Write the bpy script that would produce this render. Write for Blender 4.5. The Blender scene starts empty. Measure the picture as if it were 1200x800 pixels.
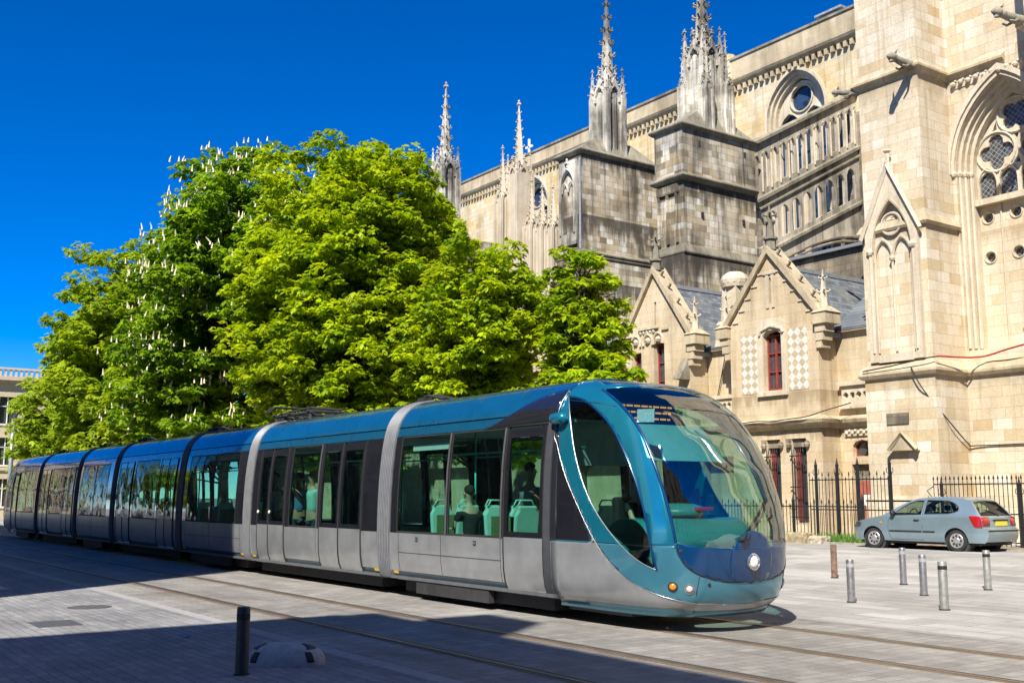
import bpy, bmesh, math, random
import numpy as np
from mathutils import Vector, Matrix
from mathutils.geometry import tessellate_polygon
random.seed(7); np.random.seed(7)
SC = bpy.context.scene; COL = SC.collection
PI = math.pi

# ------------------------------------------------------------------ camera model
FPX, HZ, VPX, CH = 1250.0, 582.0, -300.0, 1.65
PITCH = math.atan((HZ-400)/FPX); YAW = math.atan((600-VPX)*math.cos(PITCH)/FPX)
_fh = (-math.cos(YAW), math.sin(YAW)); _R = (math.sin(YAW), math.cos(YAW), 0)
_F = (_fh[0]*math.cos(PITCH), _fh[1]*math.cos(PITCH), math.sin(PITCH))
_U = (-_fh[0]*math.sin(PITCH), -_fh[1]*math.sin(PITCH), math.cos(PITCH))
def _hit(x, y, ax, val):
    u = (x-600)/FPX; v = (400-y)/FPX
    d = [_F[i]+u*_R[i]+v*_U[i] for i in range(3)]
    t = (val-(CH if ax == 2 else 0))/d[ax]
    return (t*d[0], t*d[1], CH+t*d[2])
def gy(x, y, Y): return _hit(x, y, 1, Y)      # survey point of the photograph on a wall plane y = Y
def gx(x, y, X): return _hit(x, y, 0, X)
def gz(x, y, Z=0): return _hit(x, y, 2, Z)
cd = bpy.data.cameras.new('camera'); cam = bpy.data.objects.new('camera', cd); COL.objects.link(cam)
cam.location = (0, 0, CH)
cam.matrix_world = Matrix(((_R[0], _U[0], -_F[0], 0), (_R[1], _U[1], -_F[1], 0), (_R[2], _U[2], -_F[2], CH), (0, 0, 0, 1)))
cd.sensor_width = 36; cd.lens = FPX/1200*36; cd.clip_end = 3000; cd.clip_start = 0.05
SC.camera = cam

# ------------------------------------------------------------------ object helpers
ORG = {}
def tag(o, label=None, cat=None, group=None, kind=None):
    if label: o['label'] = label
    if cat: o['category'] = cat
    if group: o['group'] = group
    if kind: o['kind'] = kind
    return o
def thing(name, loc, label, cat, group=None):
    o = bpy.data.objects.new(name, None); COL.objects.link(o); o.location = loc
    o.empty_display_size = 0.3
    ORG[o.name] = Vector(loc)
    return tag(o, label, cat, group)
def copy_tree(o, parent=None):
    c = o.copy(); COL.objects.link(c)
    if parent: c.parent = parent
    ORG[c.name] = ORG.get(o.name, Vector((0, 0, 0)))
    for ch in list(o.children): copy_tree(ch, c)
    return c
class MB:
    def __init__(s): s.v = []; s.f = []; s.m = []; s.mi = 0
    def add(s, vs, fs):
        b = len(s.v); s.v += [tuple(p) for p in vs]
        for f in fs: s.f.append(tuple(b+i for i in f)); s.m.append(s.mi)
        return s
    def box(s, x0, x1, y0, y1, z0, z1):
        x0, x1 = sorted((x0, x1)); y0, y1 = sorted((y0, y1)); z0, z1 = sorted((z0, z1))
        return s.add([(x0,y0,z0),(x1,y0,z0),(x1,y1,z0),(x0,y1,z0),(x0,y0,z1),(x1,y0,z1),(x1,y1,z1),(x0,y1,z1)],
              [(0,3,2,1),(4,5,6,7),(0,1,5,4),(1,2,6,5),(2,3,7,6),(3,0,4,7)])
    def frustum(s, cx, cy, z0, z1, a0, b0, a1, b1, rot=0):
        vs = []
        for z, a, b in ((z0,a0,b0),(z1,a1,b1)):
            for dx, dy in ((-a,-b),(a,-b),(a,b),(-a,b)):
                c, q = math.cos(rot), math.sin(rot)
                vs.append((cx+dx*c-dy*q, cy+dx*q+dy*c, z))
        return s.add(vs, [(0,3,2,1),(4,5,6,7),(0,1,5,4),(1,2,6,5),(2,3,7,6),(3,0,4,7)])
    def cone(s, cx, cy, z0, z1, r0, r1, n=8, ph=0, cap=True):
        vs = []
        for z, r in ((z0,r0),(z1,r1)):
            for i in range(n):
                a = ph+2*PI*i/n; vs.append((cx+r*math.cos(a), cy+r*math.sin(a), z))
        fs = [(i,(i+1)%n,n+(i+1)%n,n+i) for i in range(n)]
        if cap: fs += [tuple(reversed(range(n))), tuple(range(n,2*n))]
        return s.add(vs, fs)
    def lathe(s, prof, cx, cy, n=16, ph=0):
        k = len(prof); vs = []
        for r, z in prof:
            for i in range(n):
                a = ph+2*PI*i/n; vs.append((cx+r*math.cos(a), cy+r*math.sin(a), z))
        fs = [(j*n+i, j*n+(i+1)%n, (j+1)*n+(i+1)%n, (j+1)*n+i) for j in range(k-1) for i in range(n)]
        fs += [tuple(reversed(range(n))), tuple(range((k-1)*n, k*n))]
        return s.add(vs, fs)
    def disc(s, c, nrm, prof, n=20):
        """lathe about an arbitrary axis: prof = (radius, along)"""
        nrm = Vector(nrm).normalized(); a = nrm.orthogonal().normalized(); b = nrm.cross(a); c = Vector(c)
        k = len(prof); vs = []
        for r, h in prof:
            for i in range(n):
                t = 2*PI*i/n; vs.append(c+nrm*h+a*(r*math.cos(t))+b*(r*math.sin(t)))
        fs = [(j*n+i, j*n+(i+1)%n, (j+1)*n+(i+1)%n, (j+1)*n+i) for j in range(k-1) for i in range(n)]
        fs += [tuple(reversed(range(n))), tuple(range((k-1)*n, k*n))]
        return s.add(vs, fs)
    def tube(s, pts, r, n=6, closed=False, r1=None):
        pts = [Vector(p) for p in pts]; k = len(pts); vs = []; up = None
        for i, p in enumerate(pts):
            if closed: d = (pts[(i+1)%k]-pts[i-1])
            else: d = pts[min(i+1,k-1)]-pts[max(i-1,0)]
            if d.length < 1e-9: d = Vector((0,0,1))
            d.normalize()
            if up is None: up = d.orthogonal().normalized()
            up = (up-d*up.dot(d))
            up = up.normalized() if up.length > 1e-6 else d.orthogonal().normalized()
            sd = d.cross(up); rr = r if r1 is None else r+(r1-r)*i/max(1,k-1)
            for j in range(n):
                t = 2*PI*(j+.5)/n; vs.append(p+up*(rr*math.cos(t))+sd*(rr*math.sin(t)))
        fs = []
        for i in range(k if closed else k-1):
            a, b = i*n, ((i+1)%k)*n
            fs += [(a+j, a+(j+1)%n, b+(j+1)%n, b+j) for j in range(n)]
        if not closed: fs += [tuple(reversed(range(n))), tuple(range((k-1)*n, k*n))]
        return s.add(vs, fs)
    def plate(s, loops, O, Uv, Vv, depth, front=True, back=True):
        """flat plate with holes: loops of (u,v); front at O, thickness along Uv x Vv reversed"""
        O = Vector(O); Uv = Vector(Uv); Vv = Vector(Vv); N = Uv.cross(Vv).normalized()
        lp = []
        for i, l in enumerate(loops):
            a = sum(l[j][0]*l[(j+1)%len(l)][1]-l[(j+1)%len(l)][0]*l[j][1] for j in range(len(l)))
            l = list(l)
            if (a < 0) == (i == 0): l.reverse()
            lp.append(l)
        tri = tessellate_polygon([[Vector((p[0],p[1],0)) for p in l] for l in lp])
        flat = [p for l in lp for p in l]; n = len(flat)
        vs = [O+Uv*p[0]+Vv*p[1] for p in flat]+[O+Uv*p[0]+Vv*p[1]-N*depth for p in flat]
        fs = []
        for t in tri:
            a, b, c = (flat[i] for i in t)
            ar = (b[0]-a[0])*(c[1]-a[1])-(c[0]-a[0])*(b[1]-a[1])
            if abs(ar) < 1e-9: continue
            if ar < 0: t = (t[0], t[2], t[1])
            if front: fs.append(tuple(t))
            if back: fs.append((t[0]+n, t[2]+n, t[1]+n))
        b = 0
        for l in lp:
            m = len(l)
            for j in range(m): fs.append((b+j, b+n+j, b+n+(j+1)%m, b+(j+1)%m))
            b += m
        return s.add(vs, fs)
    def prism(s, poly, O, Uv, Vv, depth): return s.plate([poly], O, Uv, Vv, depth)
    def build(s, name, mats, parent=None, smooth=False, bevel=0, auto=None, origin=None, fix=False):
        me = bpy.data.meshes.new(name)
        org = ORG.get(parent.name, Vector((0,0,0))) if parent else Vector(origin or (0,0,0))
        me.from_pydata([(a-org[0], b-org[1], c-org[2]) for a, b, c in s.v], [], s.f)
        if not isinstance(mats, (list, tuple)): mats = [mats]
        for m in mats: me.materials.append(m)
        if len(mats) > 1: me.polygons.foreach_set('material_index', s.m)
        if fix:
            bm = bmesh.new(); bm.from_mesh(me); bmesh.ops.remove_doubles(bm, verts=bm.verts, dist=1e-5)
            bmesh.ops.recalc_face_normals(bm, faces=bm.faces); bm.to_mesh(me); bm.free()
        if smooth or auto: me.polygons.foreach_set('use_smooth', [True]*len(me.polygons))
        me.update()
        if auto: me.set_sharp_from_angle(angle=math.radians(auto))
        o = bpy.data.objects.new(name, me); COL.objects.link(o)
        if parent: o.parent = parent
        else: o.location = org
        ORG[o.name] = org
        if bevel:
            b = o.modifiers.new('bevel', 'BEVEL'); b.width = bevel; b.segments = 2; b.limit_method = 'ANGLE'; b.angle_limit = 0.6
        return o

# ------------------------------------------------------------------ materials
class NT:
    def __init__(s, name):
        s.m = bpy.data.materials.new(name); s.m.use_nodes = True; s.t = s.m.node_tree
        s.t.nodes.clear(); s.out = s.n('ShaderNodeOutputMaterial')
    def n(s, typ, **k):
        nd = s.t.nodes.new(typ)
        for a, b in k.items(): setattr(nd, a, b)
        return nd
    def l(s, a, b): s.t.links.new(a, b)
    def pos(s): return s.n('ShaderNodeNewGeometry').outputs['Position']
    def math(s, op, a, b=None, c=None):
        nd = s.n('ShaderNodeMath', operation=op)
        for i, x in enumerate((a, b, c)):
            if x is None: continue
            if isinstance(x, (int, float)): nd.inputs[i].default_value = x
            else: s.l(x, nd.inputs[i])
        return nd.outputs[0]
    def scale(s, v, sc):
        nd = s.n('ShaderNodeVectorMath', operation='MULTIPLY'); s.l(v, nd.inputs[0]); nd.inputs[1].default_value = sc
        return nd.outputs[0]
    def noise(s, vec, sc, det=3, rough=.55, dist=0):
        nd = s.n('ShaderNodeTexNoise'); s.l(vec, nd.inputs['Vector'])
        nd.inputs['Scale'].default_value = sc; nd.inputs['Detail'].default_value = det
        nd.inputs['Roughness'].default_value = rough; nd.inputs['Distortion'].default_value = dist
        return nd.outputs['Fac']
    def ramp(s, fac, stops, interp='LINEAR'):
        nd = s.n('ShaderNodeValToRGB'); s.l(fac, nd.inputs[0]); cr = nd.color_ramp; cr.interpolation = interp
        while len(cr.elements) < len(stops): cr.elements.new(.5)
        for e, (p, c) in zip(cr.elements, stops):
            e.position = p; e.color = (c, c, c, 1) if isinstance(c, (int, float)) else (*c, 1)
        return nd.outputs['Color']
    def mix(s, fac, a, b, mode='MIX'):
        nd = s.n('ShaderNodeMix', data_type='RGBA', blend_type=mode)
        for i, x in ((0, fac), (6, a), (7, b)):
            if isinstance(x, (int, float)): nd.inputs[i].default_value = x if i == 0 else (x, x, x, 1)
            elif isinstance(x, tuple): nd.inputs[i].default_value = (*x, 1)
            else: s.l(x, nd.inputs[i])
        return nd.outputs[2]
    def bump(s, h, strength=.3, dist=.02, nrm=None):
        nd = s.n('ShaderNodeBump'); s.l(h, nd.inputs['Height'])
        nd.inputs['Strength'].default_value = strength; nd.inputs['Distance'].default_value = dist
        if nrm is not None: s.l(nrm, nd.inputs['Normal'])
        return nd.outputs[0]
    def pbr(s, col, rough=.6, metal=0, nrm=None, coat=0, spec=None, emit=None):
        b = s.n('ShaderNodeBsdfPrincipled')
        if isinstance(col, tuple): b.inputs['Base Color'].default_value = (*col, 1)
        else: s.l(col, b.inputs['Base Color'])
        if isinstance(rough, (int, float)): b.inputs['Roughness'].default_value = rough
        else: s.l(rough, b.inputs['Roughness'])
        b.inputs['Metallic'].default_value = metal
        b.inputs['Coat Weight'].default_value = coat; b.inputs['Coat Roughness'].default_value = .04
        if spec is not None: b.inputs['Specular IOR Level'].default_value = spec
        if nrm is not None: s.l(nrm, b.inputs['Normal'])
        if emit: b.inputs['Emission Color'].default_value = (*emit[0], 1); b.inputs['Emission Strength'].default_value = emit[1]
        return b
    def fin(s, sh): s.l(sh.outputs[0] if hasattr(sh, 'outputs') else sh, s.out.inputs[0]); return s.m
def plain(name, col, rough=.6, metal=0, coat=0, var=.12, sc=6, bump=0, emit=None, spec=None):
    """a base colour with slight mottling, never perfectly flat"""
    t = NT(name); p = t.pos()
    n = t.noise(p, sc, 4)
    c = t.mix(1, t.ramp(n, [(.25, 1-var), (.75, 1+var*.6)]), col, 'MULTIPLY')
    nr = t.bump(t.noise(p, sc*8, 3), bump, .01) if bump else None
    rr = t.math('MULTIPLY_ADD', n, .16, rough-.08) if rough > .1 else rough
    return t.fin(t.pbr(c, rr, metal, nr, coat, spec, emit))
def wall_uv(t, p):
    sp = t.n('ShaderNodeSeparateXYZ'); t.l(p, sp.inputs[0])
    cb = t.n('ShaderNodeCombineXYZ'); t.l(t.math('ADD', sp.outputs[0], sp.outputs[1]), cb.inputs[0]); t.l(sp.outputs[2], cb.inputs[1])
    return cb.outputs[0], sp.outputs[2]
def stone(name, tones, stain=.35, stain_col=(.06,.055,.045), bw=.62, rh=.34, mortar=.006, grime=(.45,.75), joint=.78, patchy=.85, ledges=(), blocks=True, streak=.5):
    t = NT(name); p = t.pos(); uv, z = wall_uv(t, p)
    if blocks:
        wob = t.n('ShaderNodeVectorMath', operation='MULTIPLY_ADD'); nzc = t.n('ShaderNodeTexNoise'); t.l(p, nzc.inputs['Vector']); nzc.inputs['Scale'].default_value = 1.6
        t.l(nzc.outputs['Color'], wob.inputs[0]); wob.inputs[1].default_value = (.14,.05,0); t.l(uv, wob.inputs[2]); uv = wob.outputs[0]
        br = t.n('ShaderNodeTexBrick'); t.l(uv, br.inputs['Vector'])
        br.offset = .45; br.squash = .75; br.squash_frequency = 3
        br.inputs['Color1'].default_value = (0,0,0,1); br.inputs['Color2'].default_value = (1,1,1,1); br.inputs['Mortar'].default_value = (.5,.5,.5,1)
        br.inputs['Scale'].default_value = 1; br.inputs['Brick Width'].default_value = bw; br.inputs['Row Height'].default_value = rh
        br.inputs['Mortar Size'].default_value = mortar; br.inputs['Mortar Smooth'].default_value = .2
        k = len(tones); base = t.ramp(br.outputs['Color'], [(i/k, c) for i, c in enumerate(tones)], 'CONSTANT')
        base2 = t.ramp(t.noise(p, .55, 3), [(.38, tones[0]), (.62, tones[-1])])
        pm = t.ramp(t.noise(p, .38, 4, .6, .5), [(.40, .25), (.62, 1)]); base = t.mix(t.math('MULTIPLY', pm, patchy), base2, base)
        base = t.mix(t.math('MULTIPLY', br.outputs['Fac'], 1-joint), base, (.12,.10,.07))
    else:
        base = t.ramp(t.noise(p, .9, 4), [(.3, tones[0]), (.55, tones[1]), (.75, tones[-1])])
    fine = t.noise(p, 14, 5, .65)
    base = t.mix(1, base, t.ramp(fine, [(.25, .80), (.6, 1.04)]), 'MULTIPLY')
    sv = t.scale(p, (1.5, 1.5, .22)); sn = t.noise(sv, 1.1, 6, .62, .4)
    big = t.noise(p, .32, 4, .6)
    g = t.ramp(t.math('ADD', t.math('MULTIPLY', sn, streak), t.math('MULTIPLY', big, 1-streak)), [(grime[0], 0), (grime[1], 1)])
    base = t.mix(t.math('MULTIPLY', g, stain), base, stain_col)
    th_ = t.noise(t.scale(p, (4.5, 4.5, .16)), 1.0, 4, .55); base = t.mix(t.math('MULTIPLY', t.ramp(th_, [(.58, 0), (.70, 1)]), stain*.75), base, stain_col)
    for z0, ln in ledges:          # soot washed down the wall from under a projecting course
        dz = t.math('DIVIDE', t.math('SUBTRACT', z0, z), ln); drip = t.noise(t.scale(p, (3.2, 3.2, .35)), 1.0, 5, .6)
        f = t.math('MULTIPLY', t.math('GREATER_THAN', dz, 0), t.ramp(t.math('SUBTRACT', t.math('MULTIPLY', drip, 1.9), dz), [(.28, 0), (.72, 1)])); base = t.mix(t.math('MULTIPLY', f, stain*.95), base, stain_col)
    h = t.math('MULTIPLY_ADD', t.noise(p, 22, 4), .5, t.math('MULTIPLY', t.noise(p, 3, 3), .6))
    if blocks: h = t.math('SUBTRACT', h, t.math('MULTIPLY', br.outputs['Fac'], .8))
    return t.fin(t.pbr(base, .88, 0, t.bump(h, .5, .03), spec=.25))
def glassy(name, tint, refl=1.0, rough=.02, wav=0, rmin=.0):
    """thin tinted pane: transparent tint plus a mirror by fresnel"""
    t = NT(name); tr = t.n('ShaderNodeBsdfTransparent'); tr.inputs[0].default_value = (*tint, 1)
    gl = t.n('ShaderNodeBsdfGlossy'); gl.inputs['Roughness'].default_value = rough; gl.inputs[0].default_value = (refl, refl, refl, 1)
    geo = t.n('ShaderNodeNewGeometry'); dt = t.n('ShaderNodeVectorMath', operation='DOT_PRODUCT'); t.l(geo.outputs['Incoming'], dt.inputs[0]); t.l(geo.outputs['Normal'], dt.inputs[1])
    if wav:
        nn = t.bump(t.noise(t.pos(), 1.1, 2), wav, .05); t.l(nn, gl.inputs['Normal']); t.l(nn, dt.inputs[1])
    sch = t.math('POWER', t.math('SUBTRACT', 1.0, t.math('ABSOLUTE', dt.outputs['Value'])), 5.0)
    mx = t.n('ShaderNodeMixShader'); t.l(t.math('MULTIPLY_ADD', sch, .9-rmin, .06+rmin), mx.inputs[0])
    t.l(tr.outputs[0], mx.inputs[1]); t.l(gl.outputs[0], mx.inputs[2]); return t.fin(mx)

# ------------------------------------------------------------------ 2-D shape helpers (loops of u, v)
def circ(cx, cy, r, n=20, a0=0): return [(cx+r*math.cos(a0+2*PI*i/n), cy+r*math.sin(a0+2*PI*i/n)) for i in range(n)]
def rect(a, b, c, d): return [(a, c), (b, c), (b, d), (a, d)]
def pointed(cx, w, z0, zs, za, n=8):
    """pointed-arch opening, half width w, sill z0, springing zs, apex za"""
    h = za-zs; R = (w*w+h*h)/(2*w); pts = [(cx-w, z0), (cx+w, z0)]
    a1 = math.asin(min(1, h/R)) if R >= w else PI/2
    if h > w*1.0001 or True:
        c = cx+w-R; am = math.atan2(h, cx-c)
        pts += [(c+R*math.cos(am*i/n), zs+R*math.sin(am*i/n)) for i in range(n)]
        c2 = cx-w+R
        pts += [(cx, za)]+[(c2-R*math.cos(am*i/n), zs+R*math.sin(am*i/n)) for i in reversed(range(n))]
    return pts
def arc_line(cx, w, z0, zs, za, n=8):
    p = pointed(cx, w, z0, zs, za, n); return p[1:]+[p[0]]       # open polyline from right sill over the apex to left sill
def foil(cx, cy, r, k=4, rot=PI/4, n=9, lobe=.445):
    d = r*(1-lobe); q = r*lobe; pts = []
    for i in range(k):
        a = rot+2*PI*i/k; half = PI-math.acos(min(1, max(-1, 0)))*0-PI/k*(.9 if k == 4 else 1.0)
        for j in range(n):
            b = a-half+2*half*j/(n-1)
            pts.append((cx+d*math.cos(a)+q*math.cos(b)*.98, cy+d*math.sin(a)+q*math.sin(b)*.98))
    # keep only the outer hull of lobes: drop points that fall inside the neighbour lobes
    out = []
    for (x, y) in pts:
        ok = True
        for i in range(k):
            a = rot+2*PI*i/k
            if math.hypot(x-(cx+d*math.cos(a)), y-(cy+d*math.sin(a))) < q*.93: ok = False
        if ok: out.append((x, y))
    return out
# ------------------------------------------------------------------ world, sun
SUN_H = Vector((.57, -.82)).normalized(); EL = math.radians(47)
w = bpy.data.worlds.new('World'); SC.world = w; w.use_nodes = True
nt = w.node_tree; bg = nt.nodes['Background']; sk = nt.nodes.new('ShaderNodeTexSky'); sk.sky_type = 'NISHITA'
sk.sun_disc = False; sk.sun_elevation = EL; sk.sun_rotation = math.atan2(SUN_H.x, SUN_H.y)
sk.altitude = 800; sk.air_density = .6; sk.dust_density = .0; sk.ozone_density = 3.0
hs = nt.nodes.new('ShaderNodeHueSaturation'); hs.inputs['Saturation'].default_value = 1.5; hs.inputs['Hue'].default_value = .512
nt.links.new(sk.outputs[0], hs.inputs['Color']); gm = nt.nodes.new('ShaderNodeGamma'); gm.inputs[1].default_value = 1.0; nt.links.new(hs.outputs[0], gm.inputs[0]); nt.links.new(gm.outputs[0], bg.inputs[0]); bg.inputs[1].default_value = .112
sd = bpy.data.lights.new('sun', 'SUN'); so = bpy.data.objects.new('sun', sd); COL.objects.link(so)
sd.energy = 4.9; sd.angle = math.radians(.53); sd.color = (1, .93, .82)
ld = Vector((SUN_H.x*math.cos(EL), SUN_H.y*math.cos(EL), math.sin(EL)))
so.rotation_euler = ld.to_track_quat('Z', 'Y').to_euler(); so.location = (0, 0, 40)
SC.view_settings.view_transform = 'Standard'; SC.view_settings.look = 'None'; SC.view_settings.exposure = 0.86; SC.view_settings.gamma = 1
SC.cycles.max_bounces = 6; SC.cycles.transparent_max_bounces = 12; SC.cycles.caustics_reflective = False; SC.cycles.caustics_refractive = False

# ------------------------------------------------------------------ ground
def gh(y):                      # the square climbs gently from the tracks to the church
    t = min(1, max(0, (y-15.5)/9.5)); return .25*t*t*(3-2*t)
def paver(name, tones, bw, rh, rot=0, mortar=.012, rough=.75, mor=(.09,.085,.075), stain=.3, bias=0, bstr=.35):
    t = NT(name); p = t.pos()
    mp = t.n('ShaderNodeMapping'); t.l(p, mp.inputs[0]); mp.inputs['Rotation'].default_value = (0, 0, rot)
    br = t.n('ShaderNodeTexBrick'); wob = t.n('ShaderNodeVectorMath', operation='MULTIPLY_ADD'); nzc = t.n('ShaderNodeTexNoise'); t.l(p, nzc.inputs['Vector']); nzc.inputs['Scale'].default_value = 2.2; t.l(nzc.outputs['Color'], wob.inputs[0]); wob.inputs[1].default_value = (.06,.06,0); t.l(mp.outputs[0], wob.inputs[2]); t.l(wob.outputs[0], br.inputs['Vector']); br.offset = .5
    br.inputs['Color1'].default_value = (0,0,0,1); br.inputs['Color2'].default_value = (1,1,1,1); br.inputs['Mortar'].default_value = (.5,.5,.5,1)
    br.inputs['Scale'].default_value = 1; br.inputs['Brick Width'].default_value = bw; br.inputs['Row Height'].default_value = rh
    br.inputs['Mortar Size'].default_value = mortar; br.inputs['Mortar Smooth'].default_value = .3
    base = t.ramp(br.outputs['Color'], [(0, tones[0]), (.5, tones[1]), (1, tones[2])])
    base = t.mix(t.math('MULTIPLY', br.outputs['Fac'], t.ramp(t.noise(p, .8, 3), [(.35, .45), (.65, 1)])), base, mor)
    fine = t.noise(p, 30, 5, .7); base = t.mix(1, base, t.ramp(fine, [(.3, .82), (.7, 1.12)]), 'MULTIPLY')
    big = t.noise(p, .35, 5, .65, .6); base = t.mix(1, base, t.ramp(big, [(.3, 1-stain), (.65, 1.06)]), 'MULTIPLY')
    tr = t.noise(t.scale(p, (.12, 2.2, 1)), 1.6, 4, .6); base = t.mix(1, base, t.ramp(tr, [(.35, .86), (.6, 1.04)]), 'MULTIPLY')
    sp_ = t.n('ShaderNodeTexVoronoi'); t.l(p, sp_.inputs['Vector']); sp_.inputs['Scale'].default_value = 1.3
    base = t.mix(t.ramp(sp_.outputs['Distance'], [(.03, .55), (.05, 0)]), base, (.05,.045,.04))
    h = t.math('SUBTRACT', t.math('MULTIPLY', fine, .5), t.math('MULTIPLY', br.outputs['Fac'], .9))
    return t.fin(t.pbr(base, t.math('MULTIPLY_ADD', big, .3, rough-.15), 0, t.bump(h, bstr, .015), spec=.4))
m_setts = paver('dark_setts', [(.22,.225,.235),(.26,.26,.265),(.31,.31,.31)], .24, .12, 0, .008, mor=(.11,.11,.115), stain=.4)
m_track = paver('track_setts', [(.25,.24,.22),(.29,.28,.26),(.335,.325,.30)], .34, .17, PI/2, .009, mor=(.17,.16,.14), stain=.4)
m_slab = paver('granite_slabs', [(.33,.325,.31),(.38,.375,.355),(.44,.43,.405)], .9, .45, 0, .010, mor=(.15,.145,.13), stain=.34, bstr=.2)
m_road = plain('asphalt', (.06,.062,.068), .85, var=.25, sc=5, bump=.4)
m_kerb = plain('pale_kerb_granite', (.31,.31,.31), .8, var=.2, sc=9, bump=.3)
def sheet(name, x0, x1, ys, dz, mat, label=None):
    b = MB(); xs = [x0+(x1-x0)*i/6 for i in range(7)]
    for j in range(len(ys)-1):
        for i in range(6):
            b.add([(xs[i],ys[j],gh(ys[j])+dz),(xs[i+1],ys[j],gh(ys[j])+dz),(xs[i+1],ys[j+1],gh(ys[j+1])+dz),(xs[i],ys[j+1],gh(ys[j+1])+dz)], [(0,1,2,3)])
    o = b.build(name, mat, smooth=True); tag(o, label, None, None, 'structure'); return o
rng = lambda a, b, n: [a+(b-a)*i/n for i in range(n+1)]
sheet('ground', -900, 500, [-900, -200, -60, -20, -3, 5.2]+rng(12, 27, 20)+[60, 200, 900], -.004, m_slab)
sheet('pavement', -140, 60, [-14, 5.22], 0.0, m_setts)
sheet('track_bed', -140, 60, [5.42, 11.9], 0.0, m_track)
sheet('kerb_strip', -140, 60, [5.22, 5.42], 0.002, m_kerb)
sheet('drain_strip', -140, 60, [11.9, 12.08], 0.002, plain('drain_stone', (.27,.26,.24), .8, var=.2, bump=.3))
sheet('street', -140, -26, [-14, 4.6], 0.004, m_road)
# paler worn lane lines painted on the road
m_line = plain('worn_road_paint', (.5,.5,.49), .7, var=.45, sc=14)
for i, (yy, x0, x1, ww) in enumerate(((3.9, -60, -21.2, .12),)):
    b = MB(); b.box(x0, x1, yy, yy+ww, .0085, .0125); tag(b.build('road_line', m_line), None, None, None, 'structure')
# ochre painted patch strip on the slabs beyond the bollards
b = MB(); b.box(-16.5, -2, 21.6, 22.3, gh(22)+.0005, gh(22)+.03)
# grooved rails
m_rail = plain('rail_steel', (.30,.27,.24), .38, .8, var=.3, sc=3)
m_groove = plain('rail_groove', (.035,.028,.022), .8)
m_rust = plain('rail_joint_mastic', (.16,.105,.06), .8, var=.4, sc=2, bump=.3)
for yy in (6.30, 7.735, 9.48, 10.92):
    r = MB(); r.box(-140, 60, yy-.11, yy+.11, -.02, .0035); r.mi = 1; r.box(-140, 60, yy-.035, yy+.022, .0, .009); r.box(-140, 60, yy+.062, yy+.082, 0, .008); r.mi = 2; r.box(-140, 60, yy+.022, yy+.062, 0, .0055)
    tag(r.build('rail', [m_rust, m_rail, m_groove]), {6.30: 'nearest steel tram rail of the empty track in the foreground', 7.735: 'second steel tram rail, between the empty track and the tram', 9.48: 'steel rail running under the near side of the tram', 10.92: 'steel rail running under the far side of the tram'}[yy], 'rail', 'tram rails')
# small service covers and patches in the paving
cov = MB(); cov.box(-15.6, -14.9, 3.2, 3.75, -.01, .006); tag(cov.build('service_cover', plain('cover_iron', (.12,.12,.12), .6, .5, bump=.4)), 'rectangular iron service cover set in the shaded paving', 'manhole cover')
cov = MB(); cov.disc((-17.2, 4.4, 0), (0,0,1), [(.32,-.01),(.32,.005),(.30,.007)], 28); tag(cov.build('manhole_cover', plain('cover_iron_round', (.14,.135,.13), .6, .5, bump=.4)), 'round iron manhole cover in the sunlit paving at left', 'manhole cover')

q = gz(216, 746); lt = MB(); lt.add([(q[0]-.05,q[1]-.03,.006),(q[0]+.06,q[1]-.02,.012),(q[0]+.05,q[1]+.05,.02),(q[0]-.04,q[1]+.04,.008),(q[0]-.05,q[1]-.03,.002),(q[0]+.06,q[1]-.02,.004),(q[0]+.05,q[1]+.05,.004),(q[0]-.04,q[1]+.04,.003)], [(0,1,2,3),(7,6,5,4),(0,4,5,1),(1,5,6,2),(2,6,7,3),(3,7,4,0)])
tag(lt.build('litter', plain('blue_wrapper', (.05,.22,.55), .4)), 'small crumpled blue wrapper lying on the shaded paving', 'litter')
# ------------------------------------------------------------------ the tram
TY = 10.2                                   # centre line of its track
def tx(px, py=600): return gy(px, py, 9.0)[0]
_kn = [(.27,1.02),(.33,1.11),(.45,1.165),(.62,1.19),(.9,1.2),(1.3,1.2),(1.7,1.188),(2.1,1.165),(2.45,1.125),(2.72,1.08),(2.9,1.02),(3.05,.93),(3.17,.81),(3.26,.65),(3.315,.45),(3.34,.22),(3.348,0)]
_d = _kn
for _ in range(2):
    q = [_d[0]]
    for a, b in zip(_d[:-1], _d[1:]):
        q += [(a[0]*.75+b[0]*.25, a[1]*.75+b[1]*.25), (a[0]*.25+b[0]*.75, a[1]*.25+b[1]*.75)]
    _d = q+[_d[-1]]
_pz = [a for a, b in _d]; _pw = [b for a, b in _d]
def wz(z): return float(np.interp(z, _pz, _pw))
def zs_between(z0, z1):
    zz = [z0]+[a for a, b in _kn if z0+.02 < a < z1-.02]
    if z1 > 2.9: zz += [a for a, b in _d if max(z0, 2.85)+.02 < a < z1-.003]
    zz = sorted(set(round(a, 4) for a in zz+[z1])); return zz
def nrm(z):
    e = .004; dw = (wz(z+e)-wz(z-e))/(2*e); l = math.hypot(1, dw); return 1/l, -dw/l
def P(x, z, side, off=0):
    ny, nz = nrm(z); return (x, TY-side*(wz(z)+off*ny), z+off*nz)
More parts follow.
